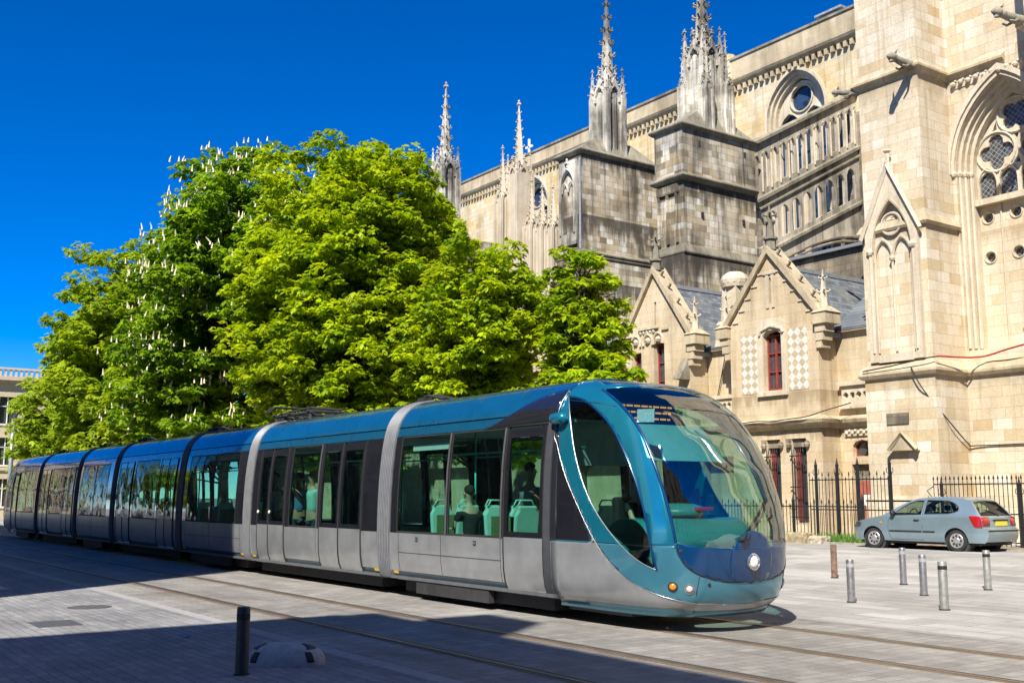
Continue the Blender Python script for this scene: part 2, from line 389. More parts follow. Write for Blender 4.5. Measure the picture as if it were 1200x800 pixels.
def patch(b, x0, x1, z0, z1, side, off=0, th=.02, nx=1):
    """a thin curved panel lying on the tram's side, its rim turned inward"""
    x0, x1 = sorted((x0, x1)); zz = zs_between(z0, z1); xs = [x0+(x1-x0)*i/nx for i in range(nx+1)]; k = len(zz)
    vs = [P(x, z, side, off) for x in xs for z in zz]+[P(x, z, side, off-th) for x in xs for z in zz]; N = len(xs)*k; fs = []
    for i in range(nx):
        for j in range(k-1):
            q = (i*k+j, (i+1)*k+j, (i+1)*k+j+1, i*k+j+1)
            fs.append(q if side > 0 else q[::-1]); q2 = tuple(N+t for t in q); fs.append(q2[::-1] if side > 0 else q2)
    if th < .007:
        fs = [q for i, q in enumerate(fs) if i % 2 == 0]; b.add(vs[:N], fs); return
    rim = [j for j in range(k)]+[i*k+k-1 for i in range(1, nx+1)]+[nx*k+j for j in range(k-2, -1, -1)]+[i*k for i in range(nx-1, 0, -1)]
    for a, c in zip(rim, rim[1:]+rim[:1]):
        q = (a, c, N+c, N+a); fs.append(q if side > 0 else q[::-1])
    b.add(vs, fs)
def metal_paint(name, col, rough=.3, metal=.55, coat=1, dirt=.15):
    t = NT(name); p = t.pos(); n = t.noise(p, 2.2, 5, .6)
    c = t.mix(1, t.ramp(n, [(.3, 1-dirt), (.7, 1.05)]), col, 'MULTIPLY')
    wv = t.bump(t.noise(p, .9, 2), .12, .05)
    b = t.pbr(c, t.math('MULTIPLY_ADD', n, .12, rough-.06), metal, wv, coat); t.l(wv, b.inputs['Coat Normal']); return t.fin(b)
m_blue = metal_paint('tram_blue_paint', (.006,.13,.26), .28, .5)
m_teal = metal_paint('tram_teal_paint', (.012,.25,.38), .24, .6)
m_deep = metal_paint('tram_deep_blue_paint', (.002,.04,.13), .2, .1, .55)
m_lite = metal_paint('tram_light_blue_paint', (.07,.27,.38), .3, .5)
m_skirt = metal_paint('tram_skirt_paint', (.085,.15,.20), .38, .4, .5, .3)
m_silv = metal_paint('tram_silver_paint', (.42,.44,.46), .33, .55, .5, .25)
m_black = plain('tram_gloss_black', (.012,.013,.018), .06, 0, 1, var=.1)
m_rub = plain('black_rubber', (.02,.02,.02), .75, var=.3)
m_dark = plain('dark_underframe', (.035,.035,.038), .75, .2, var=.4, bump=.3)
m_trim = plain('brushed_aluminium_trim', (.55,.56,.57), .3, .85, var=.1)
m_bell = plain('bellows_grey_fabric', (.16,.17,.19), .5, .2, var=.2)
m_belld = plain('dark_joint_and_fold_shade', (.045,.05,.06), .7, var=.2)  # painted fold shade on the bellows, plain dark colour on joints and jambs
m_glass = glassy('tram_tinted_glass', (.40,.66,.60), .85, .012, .5, .0)
m_wind = glassy('windscreen_glass', (.50,.70,.65), .95, .01, .5, .14)
m_seat = plain('pale_mint_plastic', (.40,.66,.58), .4, var=.08)
m_cush = plain('patterned_seat_cloth', (.22,.26,.12), .9, var=.7, sc=60)
m_int = plain('interior_grey_lining', (.42,.45,.45), .6, var=.08)
m_floor = plain('interior_floor_vinyl', (.10,.11,.12), .6, var=.2)
m_pole = plain('turquoise_grab_pole', (.10,.55,.50), .3, .1, .5)
m_yel = plain('yellow_marker', (.80,.55,.02), .5, var=.1)
m_dash = plain('teal_dashboard', (.03,.26,.30), .4, var=.1)
m_white = plain('white_enamel', (.75,.76,.76), .4, var=.05)

J = [tx((438+462)/2), tx((282+297)/2), tx(209.5), tx(131), tx(87.5), tx(42)]
HB = [.21, .21, .21, .21, .2, .2]
tram = thing('tram', (-30, TY, 0), 'long seven-section blue and silver articulated tram crossing the square', 'tram')
ZB, ZT, ZG = 1.06, 2.66, 2.82       # window bottom, top, roof groove
NOSE0 = tx(645)
ends = []
TAIL = J[5]-HB[5]-(J[0]+HB[0]-0)*0-abs(NOSE0-(J[0]+HB[0]))   # mirror of the front section
secs = [(J[0]+HB[0], NOSE0)]+[(J[i+1]+HB[i+1], J[i]-HB[i]) for i in range(5)]+[(TAIL, J[5]-HB[5])]
def openings(k, a, b):
    L = b-a; out = []
    if k == 0:
        return [('w', tx(465), tx(521.5)), ('w', tx(524.5), tx(586)), ('d', tx(590.5), tx(636.5))]
    if k == 6: return [('d', a+.1, a+1.0), ('w', a+1.15, a+2.65), ('w', a+2.72, b-.25)]
    if k in (1, 3, 5):
        if k == 1:
            return [('d', tx(302), tx(314.5)), ('d', tx(315), tx(333)), ('w', tx(338), tx(370.5)), ('d', tx(374.5), tx(396.6)), ('d', tx(397.4), tx(423))]
        return [('d', a+.25, a+.90), ('d', a+.92, a+1.57), ('w', a+1.8, b-1.8), ('d', b-1.57, b-.92), ('d', b-.90, b-.25)]
    return [('w', a+.32, (a+b)/2-.02), ('w', (a+b)/2+.02, b-.5)]
def sub(name, parent, mat, fn, **k):
    b = MB(); fn(b); return b.build(name, mat, parent, **k)
for k, (a, b_) in enumerate(secs):
    ops = openings(k, a, b_); ops = [(t, *sorted(q)) for t, *q in ops]
    def sided(name, parent, mat, fn, **kw):
        for side in (1, -1): q = MB(); fn(q, side); q.build(name, mat, parent, **kw)
    b = MB(); b.box(a, b_, TY-1.15, TY+1.15, .30, .345)
    body = b.build('car_section', m_floor, tram)
    sided('side_panel', body, m_silv, lambda b, side: patch(b, a, b_, .43, ZB-.004, side, 0, .03, 2), auto=40)
    def roof(b):
        for side in (1, -1):
            patch(b, a, b_, ZG+.012, 3.348, side, .006, .03, 6)
    rc = sub('roof_cover', body, m_blue, roof, auto=30)
    def ribs(b, side):
        n = max(3, int((b_-a)/.9))
        for i in range(1, n): patch(b, a+(b_-a)*i/n-.008, a+(b_-a)*i/n+.008, 3.12, 3.27, side, .010, .01)
        patch(b, a, b_, 3.262, 3.272, side, .012, .01, 2)
    sided('roof_joint', body, m_belld, ribs)
    sided('cant_rail', body, m_blue, lambda b, side: patch(b, a, b_, ZT+.012, ZG-.006, side, 0, .03, 2), auto=40)
    sided('skirt', body, m_skirt, lambda b, side: patch(b, a, b_, .27, .424, side, -.004, .03, 2), auto=40)
    def grv(b, side):
        patch(b, a, b_, ZG-.008, ZG+.014, side, -.02, .02); patch(b, a, b_, ZB-.006, ZB+.006, side, -.006, .02)
        if k not in (1, 3, 5):
            x1 = b_-.2 if k else tx(586); patch(b, a+.3, x1, .735, .742, side, .003, .008)
            for xx in ((a+.3), (a+x1)/2, x1): patch(b, xx-.004, xx+.004, .43, ZB-.01, side, .003, .008)
    sided('panel_gap', body, m_rub, grv)
    # glossy black band between the openings
    def pill(b, side):
        xs = a
        for t, p0, p1 in ops:
            if p0-xs > .012: patch(b, xs, p0-.006, ZB, ZT, side, 0, .03)
            xs = p1+.006
        patch(b, xs, b_, ZB, ZT, side, 0, .03)
        patch(b, a, b_, ZT-.004, ZT+.010, side, -.003, .02)
    sided('window_band', body, m_black, pill, auto=40)
    # openings on both sides
    for t, p0, p1 in ops:
        for side in (1, -1):
            if t == 'w':
                g = MB(); patch(g, p0, p1, ZB+.03, ZT-.02, side, -.002, .005); wo = g.build('window', m_glass, tram, auto=40)
                f = MB()
                for q0, q1, z0, z1 in ((p0-.004, p0+.02, ZB, ZT), (p1-.02, p1+.004, ZB, ZT), (p0, p1, ZB, ZB+.03), (p0, p1, ZT-.02, ZT)): patch(f, q0, q1, z0, z1, side, .003, .02)
                f.build('frame', m_rub, wo)
                if k in (0, 1):
                    f = MB(); patch(f, p1+.006, p1+.026, .46 if k else ZB, ZT, side, .012, .02); f.build('trim', m_trim, wo)
            else:
                d = MB(); patch(d, p0+.006, p1-.006, .345, ZB+.02, side, .012, .03)
                do = d.build('door', m_silv, tram, auto=40)
                f = MB()
                for q0, q1, z0, z1 in ((p0+.006, p0+.085, ZB+.022, ZT-.03), (p1-.085, p1-.006, ZB+.022, ZT-.03), (p0+.085, p1-.085, ZT-.16, ZT-.03), (p0+.085, p1-.085, ZB+.022, ZB+.10)): patch(f, q0, q1, z0, z1, side, .012, .03)
                f.build('door_frame', m_black, do, auto=40)
                f = MB(); patch(f, p0+.088, p1-.088, ZB+.10, ZT-.16, side, .004, .005); f.build('door_window', m_glass, do, auto=40)
                f = MB(); patch(f, p0-.012, p0+.004, .345, ZT-.01, side, .022, .03); patch(f, p1-.004, p1+.012, .345, ZT-.01, side, .022, .03); f.build('seal', m_rub, do)
                f = MB(); patch(f, p0+.02, p1-.02, .335, .365, side, .03, .03); f.build('step', m_trim, do)
                if (p1-p0) < .8:
                    f = MB(); c = P(p0+.05 if side > 0 else p1-.05, ZB+.28, side, .012); f.disc(c, (0, -side, 0), [(.035,-.01),(.035,.012),(.02,.02)], 14); f.build('door_button', m_white, do)
    # yellow lift markers on the skirt
    for xx in (a+.15, b_-.12):
        f = MB(); patch(f, xx-.07, xx+.07, .385, .425, 1, .004, .008); f.build('jacking_marker', m_yel, tram)
    # interior shell
    def ceil(b): b.box(a+.02, b_-.02, TY-.98, TY+.98, 2.70, 2.74)
    sub('ceiling', body, m_int, ceil)
    def under(b): b.box(a+.2, b_-.2, TY-.98, TY+.98, .10, .295)
    sub('underframe', body, m_dark, under)
    if k in (0, 2, 4, 6):
        bx = (a+b_)/2+(-.4 if k == 0 else 0)
        def bog(b):
            b.box(bx-1.05, bx+1.05, TY-1.13, TY-1.03, .10, .33); b.box(bx-1.05, bx+1.05, TY+1.03, TY+1.13, .10, .33); b.box(bx-.9, bx+.9, TY-1.02, TY+1.02, .14, .25)
            for dx in (-.75, .75):
                for yy in (9.48, 10.92): b.disc((bx+dx, yy-.06, .29), (0,1,0), [(.20,0),(.29,.01),(.29,.09),(.2,.10)], 28)
        sub('bogie', tram, m_dark, bog)
# bellows between the sections
for i, jx in enumerate(J):
    def bel(b):
        n = 7; h = HB[i]-.01
        pts = []
        xs = []
        for q in range(n*4+1):
            t = q/(n*4); ph = q % 4; xs.append((jx-h+2*h*t, (-.01, .05, .065, .05)[ph]))
        zz = [a for a, w_ in _d if a > .3][::2]+[3.348]
        for side in (1, -1):
            k = len(zz); vs = [P(x, z, side, -.035+o) for x, o in xs for z in zz]; fs = []
            for a in range(len(xs)-1):
                for j in range(k-1):
                    f = (a*k+j, (a+1)*k+j, (a+1)*k+j+1, a*k+j+1); fs.append(f if side > 0 else f[::-1])
            b.add(vs, fs)
            for c, f in enumerate(fs): b.m[-len(fs)+c] = 1 if (c//(k-1)) % 4 in (0, 3) else 0  # groove faces take the dark colour, standing in for shade in the folds
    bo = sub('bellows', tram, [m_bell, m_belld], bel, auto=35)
    b = MB()
    for s in (-1, 1):
        for side in (1, -1): patch(b, jx+s*HB[i]-.02, jx+s*HB[i]+.02, .3, 3.34, side, .012, .06)
    b.build('end_ring', m_trim if i < 2 else m_dark, bo, auto=30)
    b = MB()
    for q in range(2): b.box(jx-.12, jx+.12, TY-.5+q*.8, TY-.3+q*.8, 3.3, 3.40)
    b.tube([(jx-.5, TY-.3, 3.36), (jx, TY-.34, 3.45), (jx+.5, TY-.3, 3.36)], .025)
    b.tube([(jx-.5, TY-.1, 3.36), (jx, TY-.14, 3.47), (jx+.5, TY-.1, 3.36)], .025)
    b.build('roof_cable', m_dark, bo)
# folded pantograph on the third section
pb = MB(); px0 = tx(300)+.2; zt = 3.37
for yy in (TY-.45, TY+.35):
    pb.tube([(px0-1.1, yy, zt+.08), (px0+.9, yy, zt+.08)], .035)
    pb.tube([(px0-.9, yy, zt+.12), (px0-.1, TY-.05, zt+.26), (px0+.7, yy, zt+.17)], .022)
for dx in (-1.0, -.2, .8): pb.tube([(px0+dx, TY-.55, zt+.1), (px0+dx, TY+.45, zt+.1)], .03)
for dx in (-.75, -.55): pb.tube([(px0+dx, TY-.85, zt+.12), (px0+dx, TY-.7, zt+.26), (px0+dx, TY+.6, zt+.26), (px0+dx, TY+.75, zt+.12)], .02)
for yy in (TY-.45, TY+.35):
    for dx in (-1, .8): pb.cone(px0+dx, yy, zt-.06, zt+.06, .05, .03, 8)
pb.build('pantograph', m_dark, tram)
# ---- cab shells: one continuous curved surface cut into its parts
def nosex(z): return float(np.interp(z, [.20,.33,.5,.8,1.05,1.3,1.6,2.0,2.4,2.75,3.0,3.15,3.26,3.32,3.348], [.22,.06,-.03,-.08,-.10,-.10,-.03,.12,.36,.66,1.0,1.32,1.8,2.35,3.2]))
XN = -9.29
def _sm(fn, z, e=.07): return (fn(z-e)+2*fn(z)+fn(z+e))/4
_ts = np.linspace(0, PI/2, 2001); _cx = 2.47*np.clip(np.cos(_ts), 0, 1)**.33; _cy = 1.2*np.sin(_ts)**.75
_al = np.concatenate([[0], np.cumsum(np.hypot(np.diff(_cx), np.diff(_cy)))]); _al /= _al[-1]
def cabP(u, z, near=True):
    ph = math.copysign(float(np.interp(abs(u), _al, _ts)), u); xn = XN-_sm(nosex, z); x0 = min(NOSE0, xn-1.0) if z < 3.1 else NOSE0-(.0)
    xn = max(xn, x0+.0); s = math.sin(ph); c = max(0, math.cos(ph)); w_ = wz(z)
    n1 = .33; n2 = .75
    return (x0+(xn-x0)*c**n1, TY+w_*(abs(s)**n2)*(1 if s > 0 else -1), z)
def projpx(q):
    v = (q[0], q[1], q[2]-CH); d = sum(v[i]*_F[i] for i in range(3))
    return 600+FPX*sum(v[i]*_R[i] for i in range(3))/d, 400-FPX*sum(v[i]*_U[i] for i in range(3))/d
def sdpoly(poly, x, y):
    ins = False; best = 1e9; n = len(poly)
    for i in range(n):
        x1, y1 = poly[i]; x2, y2 = poly[(i+1)%n]
        dx, dy = x2-x1, y2-y1; t = max(0, min(1, ((x-x1)*dx+(y-y1)*dy)/(dx*dx+dy*dy+1e-12)))
        best = min(best, math.hypot(x-x1-t*dx, y-y1-t*dy))
        if (y1 > y) != (y2 > y) and x < (x2-x1)*(y-y1)/(y2-y1)+x1: ins = not ins
    return best if ins else -best
def spl(pts, n=5):
    """smooth curve through points"""
    out = []; k = len(pts)
    for i in range(k-1):
        p0, p1, p2, p3 = pts[max(i-1,0)], pts[i], pts[i+1], pts[min(i+2,k-1)]
        for j in range(n):
            t = j/n; out.append(tuple(.5*(2*p1[q]+(p2[q]-p0[q])*t+(2*p0[q]-5*p1[q]+4*p2[q]-p3[q])*t*t+(3*p1[q]-p0[q]-3*p2[q]+p3[q])*t**3) for q in range(len(p1))))
    return out+[tuple(pts[-1])]
_cache = {}
def feat(u, z):
    k = (round(u, 6), round(z, 6))
    if k not in _cache: _cache[k] = projpx(cabP(-abs(u), z))      # both flanks share the near flank's outline
    return _cache[k]
def clip(polys, fn):
    """split param polygons along fn = 0; returns (inside, outside)"""
    ins, outs = [], []
    for pl in polys:
        vals = [fn(*p) for p in pl]
        if all(v >= 0 for v in vals): ins.append(pl); continue
        if all(v < 0 for v in vals): outs.append(pl); continue
        a, b = [], []
        for i in range(len(pl)):
            p, q, vp, vq = pl[i], pl[(i+1)%len(pl)], vals[i], vals[(i+1)%len(pl)]
            (a if vp >= 0 else b).append(p)
            if (vp >= 0) != (vq >= 0):
                t = vp/(vp-vq); m = (p[0]+(q[0]-p[0])*t, p[1]+(q[1]-p[1])*t); a.append(m); b.append(m)
        if len(a) > 2: ins.append(a)
        if len(b) > 2: outs.append(b)
    return ins, outs
W_L = spl([(706,456),(728,474),(748,500),(763,533),(776,570),(786,606),(792,635)])           # windscreen's left edge
side_in = spl([(667,464),(668,485),(672,520),(679,552),(691,585),(708,614),(730,641),(750,658),(770,668)])
side_r = spl([(770,668),(763,640),(753,590),(738,545),(720,505),(702,482),(684,468),(667,464)])
frame_out = spl([(647,440),(648,480),(653,520),(662,555),(676,590),(694,628),(712,655),(735,678),(765,694),(790,702),(817,707)])
REG = dict(
    glass=spl([(706,456),(728,474),(748,500),(763,533),(776,570),(786,606),(792,635)])+[(815,640),(845,642),(875,641),(1000,640),(1000,452),(800,452),(760,453),(730,453)],
    side=side_in+side_r[1:-1],
    black=[(630,470),(646,470)]+spl([(648,480),(653,520),(662,555),(676,590),(694,633)])+[(690,634),(630,631)],
    mask=[(792,635),(792,640)]+spl([(794,650),(803,662),(818,672),(840,679),(875,682),(1000,684)])+[(1000,640),(875,641),(845,642),(815,640)],
    lowsilver=[(600,631)]+[(694,636)]+frame_out[-31:]+[(1000,707),(1000,716),(813,716),(700,706),(600,699)],
    lip=[(600,699),(700,706),(813,716),(1000,716),(1000,900),(600,900)],
    upper=[(630,430),(646,430),(649,480),(630,480)],
)
def build_cab(mirror):
    NU, zz = 76, sorted(set([round(.20+(3.348-.20)*(1-(1-i/88)**1.15), 4) for i in range(89)]))
    us = [-1+2*i/NU for i in range(NU+1)]
    polys = [[(us[i], zz[j]), (us[i+1], zz[j]), (us[i+1], zz[j+1]), (us[i], zz[j+1])] for i in range(NU) for j in range(len(zz)-1)]
    fld = lambda name: (lambda u, z: sdpoly(REG[name], *feat(u, z)))
    def split(pl, name, cond=None): return clip(pl, fld(name))
    flank = lambda u, z: 1
    parts = {}
    parts['windscreen'], rest = split(polys, 'glass')
    parts['cab_side_window'], rest = split(rest, 'side')
    parts['mask'], rest = split(rest, 'mask')
    parts['lip'], rest = split(rest, 'lip')
    parts['black'], rest = split(rest, 'black')
    parts['lowsilver'], rest = split(rest, 'lowsilver')
    hi, lo = clip(rest, lambda u, z: z-1.06)
    roofcap, hi = clip(hi, lambda u, z: min((z-3.16)*6, (.5-abs(u))*3))
    # thin dark blue reveal round the side window
    def emit(name, pl, mat, parent, off=0, th=.012, **k):
        b = MB(); idx = {}
        vs = []
        def vid(u, z):
            kk = (round(u, 6), round(z, 6))
            if kk not in idx:
                p = Vector(cabP(u, z)); e = .004
                du = Vector(cabP(min(1, u+e), z))-Vector(cabP(max(-1, u-e), z)); dz = Vector(cabP(u, min(3.347, z+e)))-Vector(cabP(u, max(.201, z-e)))
                n = du.cross(dz); n = n.normalized() if n.length > 1e-12 else Vector((0, 0, 1))
                p = p+n*off
                if mirror: p.x = MC*2-p.x
                idx[kk] = len(vs); vs.append(p)
            return idx[kk]
        fs = []
        for q in pl:
            f = [vid(*c) for c in q]; f = [v for i, v in enumerate(f) if v != f[i-1]]
            if len(set(f)) > 2: fs.append(tuple(f[::-1]) if mirror else tuple(f))
        if not fs: return None
        b.add(vs, fs); o = b.build(name, mat, parent, smooth=True, **k)
        if th:
            sm = o.modifiers.new('thick', 'SOLIDIFY'); sm.thickness = th; sm.offset = -1
        return o
    shell = emit('cab_shell', hi, m_teal, tram)
    emit('cab_lower_shell', lo, m_lite, shell)
    def both(name, pl, mat, par, *k):
        L = [q for q in pl if sum(c[0] for c in q) < 0]; R_ = [q for q in pl if sum(c[0] for c in q) >= 0]
        for q in (L, R_): emit(name, q, mat, par, *k)
    emit('cab_lower_panel', parts['lowsilver'], m_silv, shell)
    emit('roof_cap', roofcap, m_deep, shell)
    emit('bumper', parts['mask'], m_deep, shell, .004)
    emit('bottom_lip', parts['lip'], m_lite, shell)
    both('corner_glass', parts['black'], m_black, shell)
    dc, _ = clip(parts['mask']+parts['windscreen'], lambda u, z: .37-math.hypot(cabP(u, z)[1]-TY, z-.87))
    emit('lamp_disc', dc, m_deep, shell, .010, .005)
    ws = emit('windscreen', parts['windscreen'], m_wind, tram, 0, 0)
    both('cab_side_window', parts['cab_side_window'], m_glass, tram, 0, 0)
    # seams following the outlines
    def seam(poly, name, mat, r, parent, both=True, off=.004, closed=False):
        # march the outline: find (u,z) for every pixel point by a coarse search refined by Newton steps
        pts = []
        for (qx, qy) in poly:
            best = None
            for u in us[:NU//2+1]:
                for z in zz[::3]:
                    fx, fy = feat(u, z); d = (fx-qx)**2+(fy-qy)**2
                    if best is None or d < best[0]: best = (d, u, z)
            d, u, z = best
            for _ in range(8):
                e = .003; fx, fy = projpx(cabP(u, z)); ax, ay = projpx(cabP(u+e, z)); bx, by = projpx(cabP(u, z+e))
                a1, a2, b1, b2 = (ax-fx)/e, (ay-fy)/e, (bx-fx)/e, (by-fy)/e; det = a1*b2-b1*a2
                if abs(det) < 1e-9: break
                rx, ry = qx-fx, qy-fy; u += max(-.05, min(.05, (rx*b2-b1*ry)/det)); z += max(-.1, min(.1, (a1*ry-a2*rx)/det)); u = max(-1, min(0, u)); z = max(.21, min(3.34, z))
            pts.append((u, z))
        for s in (1, -1):
            pp = []
            for u, z in pts:
                p = Vector(cabP(u*s, z)); p += (p-Vector((XN-2, TY, 1.6))).normalized()*off
                if mirror: p.x = MC*2-p.x
                pp.append(p)
            if (pp[-1]-pp[0]).length < .02: pp = pp[:-1]
            b = MB(); b.tube(pp, r, 6, closed); b.build(name, mat, parent, smooth=True)
    if True:
        seam(W_L, 'windscreen_seal', m_deep, .022, shell, off=-.006)
        seam(side_in, 'edge_trim', m_trim, .006, shell)
        seam(side_r, 'window_reveal', m_deep, .02, shell, off=-.008)
        seam(frame_out[:], 'frame_trim', m_trim, .004, shell)
        seam([(694,634),(762,640),(792,641)], 'panel_seam', m_rub, .006, shell)
        seam(spl([(794,648),(803,662),(818,672),(840,679),(870,682)]), 'bumper_seam', m_rub, .007, shell)
        seam([(820,673),(816,695),(813,718)], 'nose_seam', m_rub, .005, shell)
        seam([(668,469),(700,472),(722,476)], 'visor_seam', m_rub, .006, shell)
    return shell, ws
MC = (J[5]-HB[5]+J[0]+HB[0])/2+(TAIL+NOSE0-(J[5]-HB[5])-(J[0]+HB[0]))*0.0
MC = (TAIL+NOSE0)/2
shell, ws = build_cab(False)
shell2, ws2 = build_cab(True)
def front_at(qx, qy):
    """point on the cab's front skin seen at a survey point"""
    best = None
    for i in range(161):
        u = -1+i/80
        for j in range(120):
            z = .3+3.0*j/119; f = projpx(cabP(u, z)); d = (f[0]-qx)**2+(f[1]-qy)**2+(400 if u > .6 else 0)
            if best is None or d < best[0]: best = (d, u, z)
    u, z = best[1:]; p = Vector(cabP(u, z)); e = .01
    n = (Vector(cabP(u+e, z))-Vector(cabP(u-e, z))).cross(Vector(cabP(u, z+e))-Vector(cabP(u, z-e))).normalized()
    return p, n
# round headlamp in its raised blue disc, indicators, little sensors
p, n = front_at(873, 658)
pc = Vector((XN-_sm(nosex, .86)+.012, TY, .86))
b = MB(); b.tube([(XN-_sm(nosex, .86)+.004-.11*((q-TY)/.9)**2, q, .86) for q in (TY-.05, TY, TY+.05)], .02); ho = tram
b = MB(); b.disc(pc, Vector((1,0,.05)), [(.105,-.05),(.105,.02),(.09,.035),(.082,.02),(.06,.012),(.0,.010)], 28); ho = b.build('headlight', [plain('headlamp_chrome', (.8,.8,.8), .12, .9)], tram, auto=40)
b = MB(); b.disc(pc+Vector((.014,0,0)), Vector((1,0,.05)), [(.078,0),(.07,.012),(.04,.022),(.0,.025)], 24); b.build('lamp_lens', plain('headlamp_lens', (.85,.86,.84), .1, 0, 1), ho, smooth=True)
m_amb = plain('amber_lens', (.75,.22,.01), .2, 0, 1); m_pink = plain('clear_lens', (.72,.5,.48), .2, 0, 1)
for nm, q, m, s in (('indicator_lamp', (789.5,688), m_amb, 1), ('fog_lamp', (807,691), m_pink, 1)):
    p, n = front_at(*q)
    for s in (1, -1):
        p2, n2 = (p, n) if s > 0 else (Vector((p.x, 2*TY-p.y, p.z)), Vector((n.x, -n.y, n.z)))
        b = MB(); b.disc(p2, n2, [(.062,-.03),(.062,.006),(.05,.010),(.046,-.005)], 22); ho = b.build(nm, m_rub if m is m_amb else m_trim, tram, auto=40)
        b = MB(); b.disc(p2, n2, [(.046,-.01),(.040,.012),(.02,.02),(0,.021)], 20); b.build('lens', m, ho, smooth=True)
for q in ((799,646),(833,684),(909,679)):
    p, n = front_at(*q); b = MB(); b.disc(p, n, [(.022,-.01),(.022,.008),(.012,.010)], 12); b.build('sensor', m_rub, tram)
# camera pod above the door
p = P(tx(651), 2.71, 1, .05); b = MB(); b.disc((p[0]-.14, p[1]-.02, p[2]), (1, 0, 0), [(.0,0),(.05,.0),(.075,.03),(.085,.12),(.08,.26),(.05,.31),(0,.32)], 18); b.build('camera_pod', m_teal, tram, smooth=True)
for q in (488, 556):
    x = tx(q, 632); b = MB(); patch(b, x-.035, x+.035, .93, 1.0, 1, .006, .008); b.build('panel_lock', m_rub, tram)
    b = MB(); patch(b, x-.02, x+.02, .95, .98, 1, .010, .008); b.build('lock_plate', m_trim, bpy.data.objects['panel_lock'])
# black swoosh over the front side glazing
b = MB()
x0, x1 = tx(560), tx(644); n = 28
for side in (1, -1):
    b = MB()
    for i in range(n):
        ta, tb = i/n, (i+1)/n
        za = 2.67+.47*math.sin(min(1, ta*1.0)*PI/2)**1.5; zb = 2.67+.47*math.sin(min(1, tb)*PI/2)**1.5
        zl = [P(x0+(x1-x0)*ta, 2.668+(za-2.668)*j/8, side, .016) for j in range(9)]; zr = [P(x0+(x1-x0)*tb, 2.668+(zb-2.668)*j/8, side, .016) for j in range(9)]
        for j in range(8):
            q = [zl[j], zr[j], zr[j+1], zl[j+1]]; b.add(q, [(0,1,2,3) if side > 0 else (3,2,1,0)])
    so_ = b.build('cant_panel', m_black, tram, auto=40, fix=True); mdf = so_.modifiers.new('t', 'SOLIDIFY'); mdf.thickness = .02

# dark vertical jamb behind the front door
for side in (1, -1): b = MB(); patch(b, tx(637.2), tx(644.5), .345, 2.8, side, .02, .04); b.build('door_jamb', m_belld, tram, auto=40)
# wiper: twin arms and a blade
wb = MB(); pa, na = front_at(868, 632); pbt, nb = front_at(903, 575); pt, _n = front_at(880, 534)
q1, _ = front_at(898, 578)
for dy in (-.04, .04): wb.tube([pa+na*.06+Vector((0, dy, 0)), (pa+q1)/2+na*.10+Vector((0, dy, 0)), q1+nb*.045+Vector((0, dy*.3, 0))], .019, 6)
wb.tube([pt+nb*.03, q1+nb*.04, front_at(906, 610)[0]+nb*.035], .024, 6); wb.disc(pa, na, [(.035,-.02),(.035,.05),(.02,.06)], 14)
wb.build('wiper', m_rub, ws)
# driver's cab interior
def at_x(x): return x
db = MB()
prof = spl([(-10.75,.95),(-10.8,1.22),(-10.5,1.36),(-10.1,1.36),(-9.85,1.24),(-9.72,1.08),(-9.75,.9)], 5)
for i in range(24):
    ya, yb = -0.95+1.9*i/24, -0.95+1.9*(i+1)/24
    sc = lambda y: 1-.25*(abs(y)/.95)**3
    vs = [(-10.9+(x+10.9)*sc(ya), TY+ya, z) for x, z in prof]+[(-10.9+(x+10.9)*sc(yb), TY+yb, z) for x, z in prof]; k = len(prof)
    db.add(vs, [(j, j+1, k+j+1, k+j) for j in range(k-1)])
db.build('dashboard', m_dash, tram, smooth=True, fix=True)
db = MB(); db.lathe([(.0,1.38),(.34,1.38),(.44,1.42),(.40,1.50),(.22,1.56),(0,1.57)], -10.55, TY+.05, 24); db.build('instrument_hood', m_dash, tram, smooth=True)
db = MB(); db.box(-10.2, -10.1, TY-.02, TY+.28, 1.47, 1.52); db.build('dashboard_marker', plain('red_plastic', (.6,.02,.02), .4), tram, bevel=.01)
db = MB(); db.box(-12.0, -11.95, TY-1.0, TY-.5, .35, 2.7); db.box(-12.0, -11.95, TY+.5, TY+1.0, .35, 2.7); db.box(-12.0, -11.95, TY-.5, TY+.5, 2.1, 2.7); db.build('cab_bulkhead', m_int, tram)
db = MB(); db.box(-12.0, -10.1, TY-.9, TY+.9, .30, .345); db.box(-11.9, -10.6, TY-.75, TY+.75, .12, .29); db.build('cab_floor', m_floor, tram)
db = MB()
for i in range(12):
    a0, a1 = -.85+1.7*i/12, -.85+1.7*(i+1)/12; cx = lambda a: -10.2-.25*a*a
    db.add([(cx(a0), TY+a0, 2.12),(cx(a1), TY+a1, 2.12),(cx(a1)-.42, TY+a1*.95, 2.62),(cx(a0)-.42, TY+a0*.95, 2.62)], [(0,1,2,3)])
o = db.build('sun_blind', plain('teal_blind_cloth', (.16,.42,.44), .7), tram, fix=True); o.modifiers.new('t', 'SOLIDIFY').thickness = .01
db = MB(); db.box(-11.25, -11.15, TY-.62, TY+.62, 2.66, 2.96); do = db.build('destination_display', m_rub, tram)
m_led = plain('orange_leds', (.9,.35,.03), .5, emit=((1,.42,.06), .7))
db = MB()
for r_ in range(3):
    y = TY-.6
    while y < TY+.5:
        l_ = random.choice((.05,.08,.11)); db.box(-11.148, -11.14, y, y+l_, 2.73+r_*.085, 2.755+r_*.085); y += l_+.03
db.build('led_dots', m_led, do)
